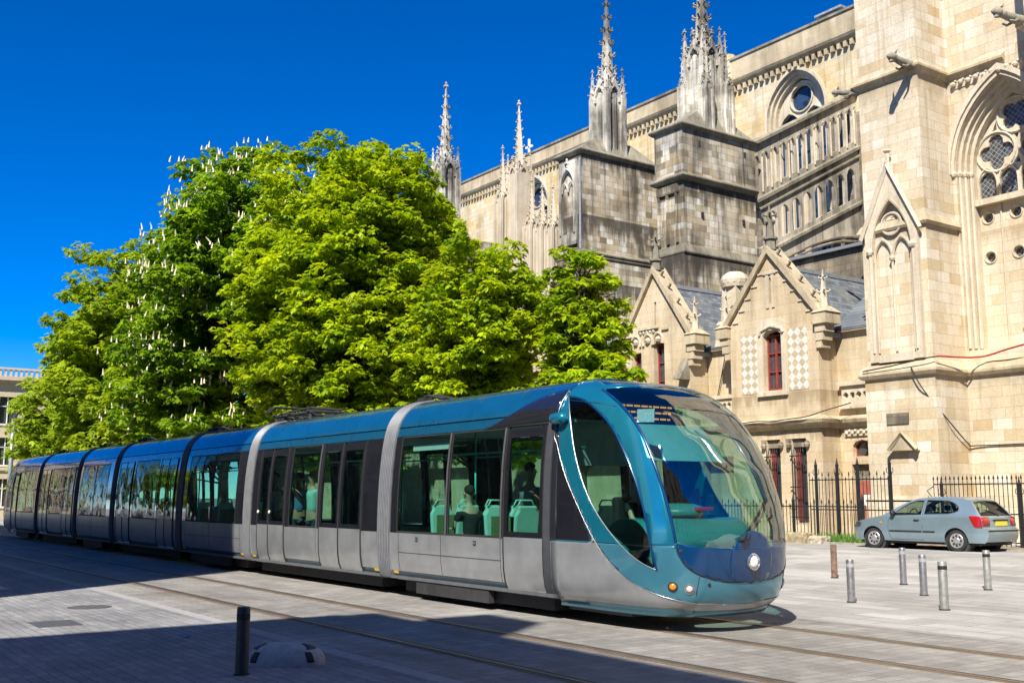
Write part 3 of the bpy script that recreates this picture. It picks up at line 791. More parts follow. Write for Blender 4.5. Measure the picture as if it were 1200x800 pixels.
# a paper permit sticker in the upper corner of the windscreen
p, n = front_at(757, 484); p = p-n*.02; a = n.cross(Vector((0,0,1))).normalized(); v = a.cross(n).normalized()
b = MB(); b.add([p-a*.11-v*.11, p+a*.11-v*.11, p+a*.11+v*.11, p-a*.11+v*.11], [(0,1,2,3)]); b.build('sticker', plain('pale_sticker', (.45,.55,.62), .6, var=.4, sc=40), ws)
# seats, poles
def seat(x, y, face):
    b = MB(); s = face
    prof = spl([(x-.02*s,.80),(x-.06*s,1.05),(x-.10*s,1.38),(x-.12*s,1.52)], 3)
    for dy, r in ((0, .21),):
        k = len(prof)
        for t in (0,):
            vs = [];
            for px_, z in prof:
                hw = .22 if z < 1.42 else .17
                vs += [(px_, y-hw, z), (px_, y+hw, z), (px_-.07*s, y+hw, z), (px_-.07*s, y-hw, z)]
            fs = []
            for j in range(k-1):
                for q in range(4): fs.append((j*4+q, j*4+(q+1)%4, j*4+4+(q+1)%4, j*4+4+q))
            fs += [(3,2,1,0), ((k-1)*4, (k-1)*4+1, (k-1)*4+2, (k-1)*4+3)]
            b.add(vs, fs)
    b.box(min(x, x+.42*s), max(x, x+.42*s), y-.22, y+.22, .72, .80); b.box(min(x+.05*s, x+.3*s), max(x+.05*s, x+.3*s), y-.12, y+.12, .345, .72)
    so = b.build('seat', m_seat, tram, bevel=.03)
    b = MB(); b.tube([(x-.12*s, y-.16, 1.5), (x-.12*s, y-.10, 1.60), (x-.12*s, y+.10, 1.60), (x-.12*s, y+.16, 1.5)], .014); b.build('grab_rail', m_seat, so, smooth=True)
    b = MB(); b.box(min(x, x+.02*s), max(x, x+.02*s), y-.18, y+.18, .85, 1.36); b.box(min(x+.02*s, x+.40*s), max(x+.02*s, x+.40*s), y-.18, y+.18, .80, .83); b.build('cushion', m_cush, so)
for a in (tx(500), tx(553)-.5):
    pass
for x, f in ((tx(497), 1), (tx(560), 1), (tx(518), -1), (tx(586)-.05, -1)):
    for y in (TY-.78, TY-.30, TY+.78): seat(x, y, f)
for k in (2, 4):
    a, b_ = secs[k]
    for x, f in ((a+.6, 1), (b_-1.0, -1), (a+2.0, 1)):
        for y in (TY-.75, TY+.75): seat(x, y, f)
a, b_ = secs[1]
for y in (TY+.78,): seat(a+2.8, y, 1)
for k, (a, b_) in enumerate(secs):
    xs = [a+.5, (a+b_)/2, b_-.5] if k else [tx(521)-.0, tx(600), tx(612)]
    for x in xs:
        b = MB(); yy = TY-.45 if k else TY-.62; b.tube([(x, yy, .345), (x, yy, 2.70)], .017); b.build('grab_pole', m_pole, tram, smooth=True)
    b = MB(); b.tube([(a+.1, TY-.5, 2.35), (b_-.1, TY-.5, 2.35)], .015); b.tube([(a+.1, TY+.5, 2.35), (b_-.1, TY+.5, 2.35)], .015); b.build('ceiling_rail', m_pole, tram)
b = MB(); b.tube([(tx(600), TY-.62, 1.25), (tx(632), TY-.62, 1.25)], .018); b.build('door_rail', m_pole, tram)
# ticket panel strip over the first window
b = MB(); b.box(tx(470), tx(513), TY-.98, TY-.97, 2.42, 2.52); b.build('line_map', m_white, tram)
# ------------------------------------------------------------------ the cathedral
T_CLEAN = [(.60,.51,.36),(.66,.59,.46),(.71,.65,.53),(.62,.53,.38),(.50,.38,.21),(.73,.69,.60),(.66,.58,.44)]
T_WEATH = [(.62,.57,.46),(.46,.37,.23),(.74,.72,.66),(.54,.46,.32),(.20,.17,.12),(.68,.63,.52),(.36,.29,.19)]
T_DARK = [(.20,.17,.13),(.30,.25,.18),(.15,.13,.10),(.38,.32,.23)]
m_clean = stone('clean_limestone', T_CLEAN, .46, (.27,.20,.11), .66, .34, .005, (.46,.65), joint=.5, streak=.4, ledges=((15.4,.9),(10.3,.7),(5.4,.6)))
m_annex = stone('annex_limestone', [(.55,.44,.28),(.60,.49,.33),(.58,.46,.29),(.64,.55,.40)], .55, (.22,.16,.09), .72, .36, .004, (.45,.66), joint=.6, ledges=((4.1,.6),(5.4,.8)))
m_weath = stone('weathered_limestone', T_WEATH, .85, (.045,.04,.034), .60, .30, .008, (.46,.60), joint=.4, patchy=1.0, ledges=((18.9,1.0),(15.72,1.5),(12.35,1.8)))
m_pin = stone('pinnacle_limestone', [(.62,.58,.49),(.42,.37,.28),(.72,.69,.61)], .85, (.05,.045,.04), .5, .4, .005, (.42,.58), joint=.6)
m_nave = stone('nave_limestone', [(.60,.46,.24),(.66,.55,.34),(.54,.40,.20),(.64,.58,.44)], .5, (.16,.12,.07), .75, .36, .006, (.48,.68), joint=.6)
m_flyer = stone('flyer_limestone', [(.46,.41,.33),(.56,.51,.42),(.38,.33,.24)], .9, (.05,.045,.04), .6, .3, .006, (.45,.64), joint=.6, blocks=False)
m_darkst = stone('dark_limestone', T_DARK, .7, (.035,.033,.03), .55, .3, .01, (.42,.62), joint=.5)
m_cope = stone('lichen_coping_stone', [(.26,.235,.17),(.34,.31,.24),(.21,.19,.12)], .7, (.05,.05,.04), blocks=False, grime=(.42,.62))
m_trimst = stone('carved_cream_stone', [(.54,.46,.33),(.60,.53,.41),(.64,.58,.46)], .45, (.18,.13,.08), blocks=False, grime=(.46,.66))
m_cornice = stone('stained_cornice_stone', [(.50,.41,.27),(.58,.49,.34),(.44,.35,.21)], .55, (.10,.08,.05), blocks=False, grime=(.42,.62))
def slate():
    t = NT('slate_roof'); p = t.pos(); sp = t.n('ShaderNodeSeparateXYZ'); t.l(p, sp.inputs[0])
    cb = t.n('ShaderNodeCombineXYZ'); t.l(sp.outputs[1], cb.inputs[0]); t.l(sp.outputs[2], cb.inputs[1])
    br = t.n('ShaderNodeTexBrick'); t.l(cb.outputs[0], br.inputs['Vector']); br.inputs['Scale'].default_value = 1; br.inputs['Brick Width'].default_value = .26; br.inputs['Row Height'].default_value = .14; br.inputs['Mortar Size'].default_value = .006
    br.inputs['Color1'].default_value = (0,0,0,1); br.inputs['Color2'].default_value = (1,1,1,1)
    c = t.ramp(br.outputs['Color'], [(0, (.085,.10,.12)), (.5, (.13,.15,.175)), (1, (.19,.21,.235))])
    c = t.mix(br.outputs['Fac'], c, (.03,.035,.04)); c = t.mix(t.ramp(t.noise(p, 1.2, 4), [(.45, 0), (.7, .5)]), c, (.22,.22,.19))
    return t.fin(t.pbr(c, .55, 0, t.bump(br.outputs['Fac'], .5, .02)))
m_slate = slate(); m_lead = plain('lead_flashing', (.34,.37,.40), .55, .3, var=.25, bump=.2)
def leaded(name, col, sc, line=(.30,.29,.26), rot=PI/4, lw=.03):
    t = NT(name); p = t.pos(); uv, z = wall_uv(t, p)
    mp = t.n('ShaderNodeMapping'); t.l(uv, mp.inputs[0]); mp.inputs['Rotation'].default_value = (0, 0, rot)
    br = t.n('ShaderNodeTexBrick'); t.l(mp.outputs[0], br.inputs['Vector']); br.offset = 0; br.inputs['Scale'].default_value = 1; br.inputs['Brick Width'].default_value = sc; br.inputs['Row Height'].default_value = sc; br.inputs['Mortar Size'].default_value = sc*lw*2
    br.inputs['Color1'].default_value = (0,0,0,1); br.inputs['Color2'].default_value = (1,1,1,1)
    c = t.mix(br.outputs['Color'], tuple(q*.55 for q in col), tuple(q*1.5 for q in col)); c = t.mix(br.outputs['Fac'], c, line)
    return t.fin(t.pbr(c, .22, 0, t.bump(br.outputs['Color'], .15, .02), spec=.6))
m_leadg = leaded('leaded_diamond_glass', (.05,.06,.075), .13)
m_blueg = leaded('blue_leaded_glass', (.018,.04,.09), .35, (.05,.06,.07), 0, .02)
m_winred = plain('dark_red_window_paint', (.27,.045,.04), .55, var=.3, bump=.1)
m_doorred = plain('faded_red_door_paint', (.34,.10,.07), .6, var=.25, bump=.1)
m_pane = plain('old_window_pane', (.055,.06,.065), .12, var=.3, spec=.8)
m_iron = plain('wrought_iron', (.022,.024,.026), .6, .3, var=.3)
m_void = plain('dim_recess', (.03,.028,.025), .9)
X_, Y_, Z_ = (1,0,0), (0,1,0), (0,0,1)
def frontY(b, loops, y, depth, **k): return b.plate(loops, (0, y, 0), X_, Z_, depth, **k)       # faces the square (-Y)
def frontX(b, loops, x, depth, **k): return b.plate(loops, (x, 0, 0), Y_, Z_, depth, **k)       # faces along the street (+X)
def course(b, path, z, prof, closed=False):
    """moulding swept along a plan path; prof = [(out, up)]; the wall lies left of the path"""
    k = len(path); rings = []
    for i, p in enumerate(path):
        p = Vector((p[0], p[1])); d1 = d2 = None
        if i > 0 or closed: d1 = (p-Vector(path[i-1][:2])).normalized()
        if i < k-1 or closed: d2 = (Vector(path[(i+1)%k][:2])-p).normalized()
        d1 = d1 or d2; d2 = d2 or d1
        n1, n2 = Vector((d1.y, -d1.x)), Vector((d2.y, -d2.x)); m = (n1+n2); m = m/max(.2, m.dot(n1)) if m.length > 1e-6 else n1
        rings.append([(p.x+m.x*o, p.y+m.y*o, z+u) for o, u in prof])
    n = len(prof); vs = [q for r in rings for q in r]; fs = []
    for i in range(k if closed else k-1):
        a, c = i*n, ((i+1)%k)*n
        fs += [(a+j, c+j, c+(j+1)%n, a+(j+1)%n) for j in range(n)]
    if not closed: fs += [tuple(range(n)), tuple(reversed(range((k-1)*n, k*n)))]
    b.add(vs, fs)
STR = [(-.05,0),(.06,.02),(.16,.10),(.20,.16),(.20,.22),(.04,.34),(-.05,.36)]
COR = [(-.05,0),(.08,.02),(.14,.12),(.30,.20),(.34,.30),(.34,.38),(.10,.62),(-.05,.66)]
SLP = [(-.05,0),(.10,0),(.14,.06),(.14,.12),(-.02,.48),(-.05,.48)]
def knob(b, c, r, h=None):
    h = h or r; b.lathe([(0,c[2]-h),(r*.75,c[2]-h*.6),(r,c[2]),(r*.7,c[2]+h*.6),(0,c[2]+h)], c[0], c[1], 6, random.random())
def crocket(b, p, d, s):
    """a leaf-shaped hook growing outward along plan direction d"""
    x, y, z = p; b.tube([(x, y, z-.2*s), (x+d[0]*s*.7, y+d[1]*s*.7, z), (x+d[0]*s*1.15, y+d[1]*s*1.15, z+.35*s), (x+d[0]*s*.8, y+d[1]*s*.8, z+.62*s)], s*.30, 5, r1=s*.22)
def finial(b, x, y, z, s):
    b.cone(x, y, z-.6*s, z+.5*s, s*.16, s*.12, 6)
    for i in range(4): a = i*PI/2+.3; knob(b, (x+math.cos(a)*s*.28, y+math.sin(a)*s*.28, z), s*.20)
    knob(b, (x, y, z+.5*s), s*.2, s*.3)
def spire(b, x, y, z0, z1, r, n=4, nc=6, cs=.16, rot=PI/4, fin=True):
    b.cone(x, y, z0, z1, r, r*.09, n, rot)
    for i in range(n):
        a = rot+2*PI*i/n
        for j in range(nc):
            t = (j+.5)/nc*.93; rr = r*(1-t*.92); crocket(b, (x+rr*math.cos(a), y+rr*math.sin(a), z0+(z1-z0)*t), (math.cos(a), math.sin(a)), cs*(1-.45*t))
    if fin: finial(b, x, y, z1, cs*2.2)
def gablet(b, cx, cy, z, w, h, d, face, th=.12):
    """small steep gable with a cusped arch below it, on one face ('-y' or '+x' ...)"""
    U = {'-y': X_, '+x': Y_, '+y': (-1,0,0), '-x': (0,-1,0)}[face]
    loops = [[(-w/2,0),(w/2,0),(w/2,.02),(0,h),(-w/2,.02)]]
    hole = pointed(0, w*.30, .0, .0, h*.62, 4)
    b.plate([[(-w/2,-.25*h),(-w*.30,-.25*h)]+[(w*.30*-1,0)]+list(reversed(pointed(0, w*.30, 0, .001, h*.55, 4)[2:]))[:0]+[(-w*.2,h*.3),(0,h*.5),(w*.2,h*.3),(w*.30,0),(w*.30,-.25*h),(w/2,-.25*h),(w/2,.02),(0,h),(-w/2,.02)]], (cx, cy, z), U, Z_, th)
    nrm_ = Vector(U).cross(Vector(Z_)); Uv = Vector(U)
    for s in (-1, 1):
        for t in (.25, .6):
            p = Vector((cx, cy, z))+Uv*(s*w/2*(1-t))+Vector((0,0,h*t)); crocket(b, p, (Uv.x*s+nrm_.x*.3, Uv.y*s+nrm_.y*.3), w*.16)
    finial(b, cx, cy, z+h+w*.1, w*.28)
def pinnacle(parent, name, x, y, z0, w, zs, zt, n=8, mat=None, minis=True, cs=.17):
    mat = mat or m_pin; b = MB(); h = w/2
    b.box(x-h*.86, x+h*.86, y-h*.86, y+h*.86, z0, zs)
    for sx in (-1, 1):
        for sy in (-1, 1):
            b.box(x+sx*h-.13*w, x+sx*h+.13*w, y+sy*h-.13*w, y+sy*h+.13*w, z0, zs-.1*w)
            if minis: spire(b, x+sx*h, y+sy*h, zs-.1*w, zs+w*1.25, .16*w, 4, 3, cs*.5)
    b.box(x-.09*w, x+.09*w, y-h-.02, y-h+.1, z0, zs); b.box(x+h-.1, x+h+.02, y-.09*w, y+.09*w, z0, zs)
    course(b, [(x-h,y-h),(x+h,y-h),(x+h,y+h),(x-h,y+h)], z0, [(-.02,0),(.12*w,0),(.12*w,.12*w),(-.02,.3*w)], True)
    for f, (dx, dy) in {'-y': (0,-1), '+x': (1,0), '+y': (0,1), '-x': (-1,0)}.items():
        gablet(b, x+dx*h*1.08, y+dy*h*1.08, zs-.1*w, w*.92, w*.95, .1, f)
    po = b.build(name, mat, parent)
    s = MB(); s.cone(x, y, zs, zs+.45*w, h*.95, h*.72, n, PI/8); spire(s, x, y, zs+.4*w, zt, h*.74, n if n != 8 else 8, 7, cs, PI/8)
    s.build('spire', mat, po); return po
cath = thing('cathedral', (-30, 38, 0), 'huge gothic limestone cathedral with buttresses, pinnacles and gabled wings behind the tram', 'cathedral')
YW = 31.8
# --- buttress towers of the transept and the wall with the great window between them
def arch_ring(b, cx, w0, w1, z0, zs, za0, za1, y, depth):
    """moulded order: band between two pointed arches"""
    o = arc_line(cx, w0, z0, zs, za0, 10); i = arc_line(cx, w1, z0, zs, za1, 10)
    frontY(b, [o+list(reversed(i))], y, depth)
WC = -17.57
b = MB()
frontY(b, [[(-19.6,5.8),(-6,5.8),(-6,31),(-19.6,31)], pointed(WC, 1.72, 6.3, 12.3, 15.1, 10)], YW, 1.0)
b.box(-19.6, -6, YW-.22, YW+1, -.2, 5.78)
b.box(-5.98, -5.5, YW, 46.3, -.2, 31)
b.box(-21.6, -6, 38, 46.3, -.2, 33.0); b.box(-21.6, -20.9, YW+1.02, 38, -.2, 31)
tw = b.build('transept_wall', m_clean, cath)
b = MB()
for i, (w0, w1, y) in enumerate(((1.98,1.84,YW-.14),(1.84,1.73,YW-.07))): arch_ring(b, WC, w0, w1, 12.2, 12.3, 15.1+(w0-1.72)*1.45, 15.1+(w1-1.72)*1.45, y, .3-.07*i)
for i, (w0, w1, y) in enumerate(((1.72,1.62,YW+.16),(1.62,1.54,YW+.34),(1.54,1.42,YW+.52))): arch_ring(b, WC, w0, w1, 6.3, 12.3, 15.1-(1.72-w0)*1.45, 15.1-(1.72-w1)*1.45, y, .3)
for s in (-1, 1):
    for w_, y in ((1.66,YW+.12),(1.57,YW+.30),(1.48,YW+.48),(1.78,YW-.02)):
        if w_ < 1.75: b.cone(WC+s*w_, y, 6.4, 12.2, .05, .05, 8)
        knob(b, (WC+s*w_, y, 12.22), .10, .14)
b.build('arch_moulding', m_trimst, tw)
yt = YW+.78
b = MB()
ap = pointed(WC, 1.44, 6.3, 12.3, 14.7, 10)
lights = [WC-1.08, WC-.36, WC+.36, WC+1.08]
holes = [foil(WC, 13.95, .53), foil(WC-.72, 12.86, .60, 4, 0), foil(WC+.72, 12.86, .60, 4, 0)]
holes += [pointed(c, .31, 11.4, 11.85, 12.26, 5) for c in (lights[0], lights[1], lights[2], lights[3])]
holes += [[(WC-.07,13.28),(WC,13.10),(WC+.07,13.28),(WC,13.36)], [(WC-.82,13.56),(WC-.66,13.60),(WC-.66,13.9)], [(WC+.82,13.56),(WC+.66,13.60),(WC+.66,13.9)], [(WC-.08,12.35),(WC+.08,12.35),(WC,12.55)]]
top = arc_line(WC, 1.44, 11.30, 12.3, 14.7, 10)
frontY(b, [top]+holes, yt, .16)
for (cx, cz, r) in ((WC,13.95,.59),(WC-.72,12.86,.66),(WC+.72,12.86,.66)): b.tube([(cx+r*math.cos(a), yt-.02, cz+r*math.sin(a)) for a in [2*PI*i/28 for i in range(28)]], .04, 6, True)
for c in lights: b.tube([(p[0], yt-.02, p[1]) for p in arc_line(c, .33, 11.35, 11.85, 12.40, 6)], .035, 5)
b.box(WC-1.5, WC+1.5, YW+.5, yt+.2, 11.12, 11.32)
tro = b.build('window_tracery', m_trimst, tw)
b = MB(); frontY(b, [arc_line(WC, 1.43, 11.3, 12.3, 14.66, 8)], yt+.10, .02); b.build('window_glass', m_leadg, tw)
ocs = [(WC-1.13+.0, 10.72), (WC-1.13, 9.40), (WC-.17, 10.74), (WC-.17, 9.42), (WC+.79, 10.74), (WC+.79, 9.42)]
b = MB(); frontY(b, [rect(WC-1.43, WC+1.43, 6.3, 11.13)]+[circ(x, z, .17, 18) for x, z in ocs], yt-.02, .2); bp = b.build('blocked_lights', m_clean, tw)
b = MB()
for x, z in ocs: b.tube([(x+.20*math.cos(a), yt-.03, z+.20*math.sin(a)) for a in [2*PI*i/20 for i in range(20)]], .028, 5, True)
for x in (WC-.67, WC+.31): b.tube([(x, yt-.04, 6.35), (x, yt-.04, 11.13)], .035, 6)
b.build('oculus_ring', m_trimst, tw)
b = MB(); frontY(b, [rect(WC-1.3, WC+1.3, 9, 11)], yt+.12, .02); b.build('oculus_glass', m_leadg, tw)
# buttress masses
def bmass(parent, x0, x1, name, gab=True):
    b = MB()
    b.box(x0+.05, x1-.08, 30.12, YW+.02, 10.6, 31)
    b.box(x0, x1, 30.0, YW+.02, 5.8, 10.6)
    b.box(x0-.02, x1+.14, 29.82, YW+.02, 1.6, 5.8)
    b.box(x0-.10, x1+.22, 29.70, YW+.02, -.2, 1.6)
    bo = b.build(name, m_clean, parent)
    b = MB(); b2 = MB(); b3 = MB(); b4 = MB()
    course(b, [(x0+.05, YW), (x0+.05,30.12),(x1-.08,30.12),(x1-.08,YW),(x1+2.0 if x1 < -18 else x1+1.5,YW)], 15.42, [(-.03,0),(.06,.02),(.12,.12),(.20,.16),(.20,.24),(.02,.40),(-.03,.42)])
    course(b2, [(x0, YW), (x0,30.0),(x1,30.0),(x1,YW)], 10.3, [(-.03,0),(.10,.0),(.14,.08),(.02,.34),(-.12,.42)])
    course(b3, [(x0-.02, YW-.2), (x0-.02,29.82),(x1+.14,29.82),(x1+.14,YW-.22),(x1+3.6 if x1 < -18 else x1+3,YW-.22)], 5.42, [(-.03,0),(.10,.04),(.16,.14),(.16,.22),(-.0,.46),(-.2,.54)])
    course(b4, [(x0-.02, YW), (x0-.02,29.82),(x1+.14,29.82),(x1+.14,YW-.22)], 1.5, [(-.03,0),(.12,.0),(.12,.05),(-.01,.2)])
    for q in (b, b2, b3, b4): q.build('string_course', m_cornice, bo)
    if gab:
        cx = (x0+x1)/2-.0
        g = MB()
        frontY(g, [[(cx-1.16,10.25),(cx+1.10,10.25),(cx,12.55)], pointed(cx-.02, .70, 6.25, 9.6, 11.25, 8)][:1], 30.0-.14, .2) if False else None
        outer = [(cx-.98,6.0),(cx+.98,6.0),(cx+.98,10.3),(cx,12.35),(cx-.98,10.3)]
        frontY(g, [outer, pointed(cx, .72, 6.2, 9.7, 11.3, 8)], 29.84, .15)
        for s in (-1, 1):
            g.tube([(cx+s*1.12, 29.8, 10.15), (cx, 29.8, 12.5)], .085, 4); g.cone(cx+s*.80, 29.84, 6.3, 9.6, .045, .045, 8); knob(g, (cx+s*.80, 29.83, 9.68), .13, .15)
            g.cone(cx+s*.67, 29.92, 6.3, 9.6, .035, .035, 8)
        g.cone(cx, 29.9, 6.3, 9.3, .04, .04, 8); knob(g, (cx, 29.88, 9.36), .10, .12)
        g.tube([(p[0], 29.86, p[1]) for p in arc_line(cx, .76, 9.6, 9.7, 11.38, 8)], .04, 5)
        for s in (-1, 1): g.tube([(p[0], 29.92, p[1]) for p in arc_line(cx+s*.35, .33, 9.3, 9.45, 10.05, 6)], .045, 5)
        g.tube([(cx+.36*math.cos(a), 29.92, 10.52+.36*math.sin(a)) for a in [2*PI*i/20 for i in range(20)]], .045, 5, True)
        frontY(g, [circ(cx, 10.52, .34, 16), foil(cx, 10.52, .29)], 29.93, .05)
        g.cone(cx, 29.9, 12.3, 13.0, .09, .06, 6); knob(g, (cx, 29.9, 12.98), .13, .07)
        g.box(cx-.62, cx+.62, 29.79, 29.97, 5.96, 6.22)
        g.build('niche_gable', m_trimst, bo)
    return bo
bt = bmass(cath, -21.75, -19.35, 'buttress_tower'); bmass(cath, -15.8, -13.4, 'buttress_tower', False)
b = MB(); cx = -20.35
frontY(b, [[(cx-.5,3.1),(cx+.5,3.1),(cx,3.62)]], 29.62, .2); b.tube([(cx-.52,29.6,3.12),(cx,29.6,3.66),(cx+.52,29.6,3.12)], .07, 4); b.build('small_gablet', m_cornice, bt)
b = MB(); b.box(-21.0, -20.2, 29.78, 29.9, 3.95, 4.3); b.build('stained_block', m_darkst, bt)
# carved frieze below the string course of the great wall
b = MB(); z = 15.12
frontY(b, [rect(-19.3, -15.8, z-.02, z+.30)], YW-.03, .05)
for i in range(13):
    x = -19.15+i*.27; knob(b, (x, YW-.08, z+.12+.03*(i%2)), .10, .10); knob(b, (x+.08, YW-.07, z+.22), .05)
b.build('carved_frieze', m_trimst, tw)
def gargoyle(parent, x, y, z, d, s=1.0):
    d = Vector((d[0], d[1], 0)).normalized(); u = Vector((-d.y, d.x, 0)); b = MB(); p = Vector((x, y, z))
    at = lambda a, c, h: p+d*a*s+u*c*s+Vector((0,0,h*s))
    pts = spl([tuple(at(-.2,0,0)), tuple(at(.25,0,.04)), tuple(at(.6,0,.10)), tuple(at(.85,0,.16))], 4)
    b.tube(pts, .17*s, 8, r1=.11*s)
    b.disc(at(.80,0,.17), d, [(0,-.02),(.10*s,0),(.15*s,.08*s),(.13*s,.18*s),(.07*s,.30*s),(0,.33*s)], 10)
    b.disc(at(.86,0,.07), d+Vector((0,0,-.35)), [(.07*s,0),(.06*s,.16*s),(0,.2*s)], 8)
    for c in (-1, 1):
        b.tube([at(.85,c*.08,.28), at(.78,c*.13,.42)], .04*s, 5, r1=.01); b.tube([at(.3,c*.10,-.02), at(.45,c*.16,-.12), at(.62,c*.14,-.10)], .05*s, 6, r1=.03*s)
        knob(b, at(.97,c*.08,.24), .03*s)
    b.build('gargoyle', m_cope, parent, smooth=True)
gargoyle(bt, -19.55, 30.1, 15.62, (-.15,-1)); gargoyle(bt, -21.75, 30.2, 15.45, (-1,-.6), .8); gargoyle(tw, -15.75, 30.0, 15.72, (-.3,-1), 1.0)
# unseen transept tower off to the right, added for the windscreen's cream reflection
b = MB(); frontY(b, [rect(-5.4, 9, -.1, 62)]+[pointed(x, 1.5, z, z+8, z+11, 6) for x in (-1.6, 5.2) for z in (8, 24, 42)], YW-.3, 1.2); b.box(-5.4, -4.6, YW+.92, 46, -.1, 62); b.box(8.2, 9, YW+.92, 46, -.1, 62); bt2 = b.build('unseen_tower', m_clean, cath)
b = MB(); frontY(b, [rect(-5, 8.6, 5, 56)], YW+.6, .02); b.build('unseen_tower_glass', m_leadg, bt2)
b = MB()
for z in (6, 21.5, 39.5, 58): course(b, [(-5.4, 40), (-5.4, YW-.3), (9, YW-.3), (9, 40)], z, COR)
b.build('string_course', m_cornice, bt2)
b = MB()
for x in (-5.2, 1.8, 8.8): b.box(x-.9, x+.9, YW-1.6, YW-.3, -.1, 54)
b.build('unseen_tower_buttress', m_clean, bt2)
# --- flying-buttress piers
def pier(x0, x1, y0, y1, ztop, zmid, zlow, name='pier'):
    b = MB(); b.box(x0-.05, x1+.12, y0-.1, y1, 0, zlow); b.box(x0+.05, x1, y0+.08, y1, zlow, zmid); b.box(x0, x1+.05, y0, y1, zmid, ztop)
    o = b.build(name, m_weath, cath)
    for z, pr, g in ((zlow, SLP, .1), (zmid, STR, .0), (ztop, STR, .0)):
        b = MB(); course(b, [(x0, y1), (x0, y0), (x1+.05, y0), (x1+.05, y1)], z-.05, pr); b.build('weathering', m_cope, o)
    # sloped cap around the pinnacle's foot
    b = MB(); cx, cy = (x0+x1)/2, (y0+y1)/2
    b.frustum(cx, cy, ztop+.2, ztop+1.2, (x1-x0)/2+.1, (y1-y0)/2+.05, (x1-x0)/2-.45, (y1-y0)/2-1.5); b.build('cap', m_cope, o)
    return o
p2 = pier(-34.95, -33.2, 33.0, 37.8, 18.15, 15.75, 12.35)
b = MB()
for x in (-34.75, -34.2, -33.62): b.box(x-.07, x+.07, 32.98, 33.1, 12.9, 15.3)
frontY(b, [rect(-34.85,-33.5,15.2,15.6)], 32.97, .1); b.build('panel_rib', m_weath, p2)
for q, z in ((36.9, 14.3), (37.1, 17.6), (34.1,17.55), (34.2,14.25)): b = MB(); b.box(-33.2, -33.13, q-.06, q+.06, z-.12, z+.12); b.build('weep_hole', m_void, p2)
p3 = pier(-42.15, -40.4, 33.0, 38.4, 18.9, 13.6, 13.55)
b = MB(); frontY(b, [[(-41.95,14.2),(-40.6,14.2),(-40.6,18.6),(-41.95,18.6)], pointed(-41.27, .52, 14.8, 17.3, 18.1, 8)], 32.86, .14)
b.tube([(p[0], 32.84, p[1]) for p in arc_line(-41.27, .56, 14.8, 17.3, 18.2, 8)], .06, 6)
for s in (-1, 1): b.tube([(p[0], 32.9, p[1]) for p in arc_line(-41.27+s*.25, .22, 17.0, 17.1, 17.5, 5)], .04, 5)
finial(b, -41.27, 32.85, 18.5, .35); b.build('niche', m_pin, p3)
b = MB(); b.tube([(-40.36, 32.95, 13.9), (-40.36, 32.95, 18.6)], .06, 6); b.build('corner_shaft', m_lead, p3)
pinnacle(cath, 'pinnacle', -41.1, 35.5, 19.0, 1.12, 22.6, 28.5, cs=.20)
pinnacle(cath, 'pinnacle', -34.05, 35.4, 18.3, 1.15, 22.2, 27.5, cs=.20)
for (dx, dy, zz_, zt_) in ((-.95,-.55,21.0,23.6),(.95,-.55,20.6,23.2),(-.95,.8,21,23.4),(.95,.8,20.8,23.4)):
    pinnacle(cath, 'corner_pinnacle', -34.05+dx*.72, 35.4+dy, 18.3, .42, zz_, zt_, 4, minis=False, cs=.10)
# distant cluster and spire rising over the trees
b = MB(); b.box(-51.2, -46.9, 36, 44, 0, 14.0); b.box(-50.4, -49.2, 35.5, 36.7, 14, 20.6)
p4 = b.build('pier', m_trimst, cath); b = MB(); course(b, [(-51.2,44),(-51.2,36),(-46.9,36),(-46.9,44)], 13.6, STR); b.build('weathering', m_cope, p4)
pinnacle(cath, 'pinnacle', -49.8, 36.0, 14.0, .95, 20.6, 25.0, 4, m_trimst, cs=.16)
for x, y, zz_, zt_ in ((-51.0,35.9,17.4,20.4),(-50.5,35.3,19.2,22.3),(-48.7,36.1,17.3,20.0),(-47.8,36.2,17.0,19.4),(-46.9,36.3,16.8,19.2)): pinnacle(cath, 'corner_pinnacle', x, y, 13.6, .62, zz_, zt_, 4, m_trimst, minis=False, cs=.12)
b = MB(); b.box(-59.2, -57.3, 35.4, 43, 0, 18.4); b.build('pier', m_weath, cath)
pinnacle(cath, 'pinnacle', -58.3, 36.1, 18.0, 1.2, 23.0, 28.9, cs=.20)
# --- nave wall, clerestory windows, parapet
N = 46.3; b = MB(); wins = [-37.5, -45.8, -54.1, -62.4]
frontY(b, [rect(-76, -21.5, 0, 26.1)]+[pointed(c, 2.05, 13.9, 22.9, 25.5, 10) for c in wins], N, 1.0)
nv = b.build('nave_wall', m_nave, cath)
b = MB(); frontY(b, [rect(-44, -21.7, 12, 21.8)]+[pointed(c, 2.05, 13.9, 22.9, 25.5, 10)[:2]+[(c+2.05,21.7),(c-2.05,21.7)] for c in wins[:1]], N-.04, .03); b.build('dark_lower_wall', m_darkst, nv)  # extra plate of darker stone over the lower nave wall
for c in wins:
    b = MB()
    for i in range(3): arch_ring(b, c, 2.2-i*.16, 2.04-i*.16, 13.9, 22.9, 25.68-i*.2, 25.48-i*.2, N-.12+i*.2, .3)
    wo = b.build('clerestory_window', m_trimst, nv)
b = MB()
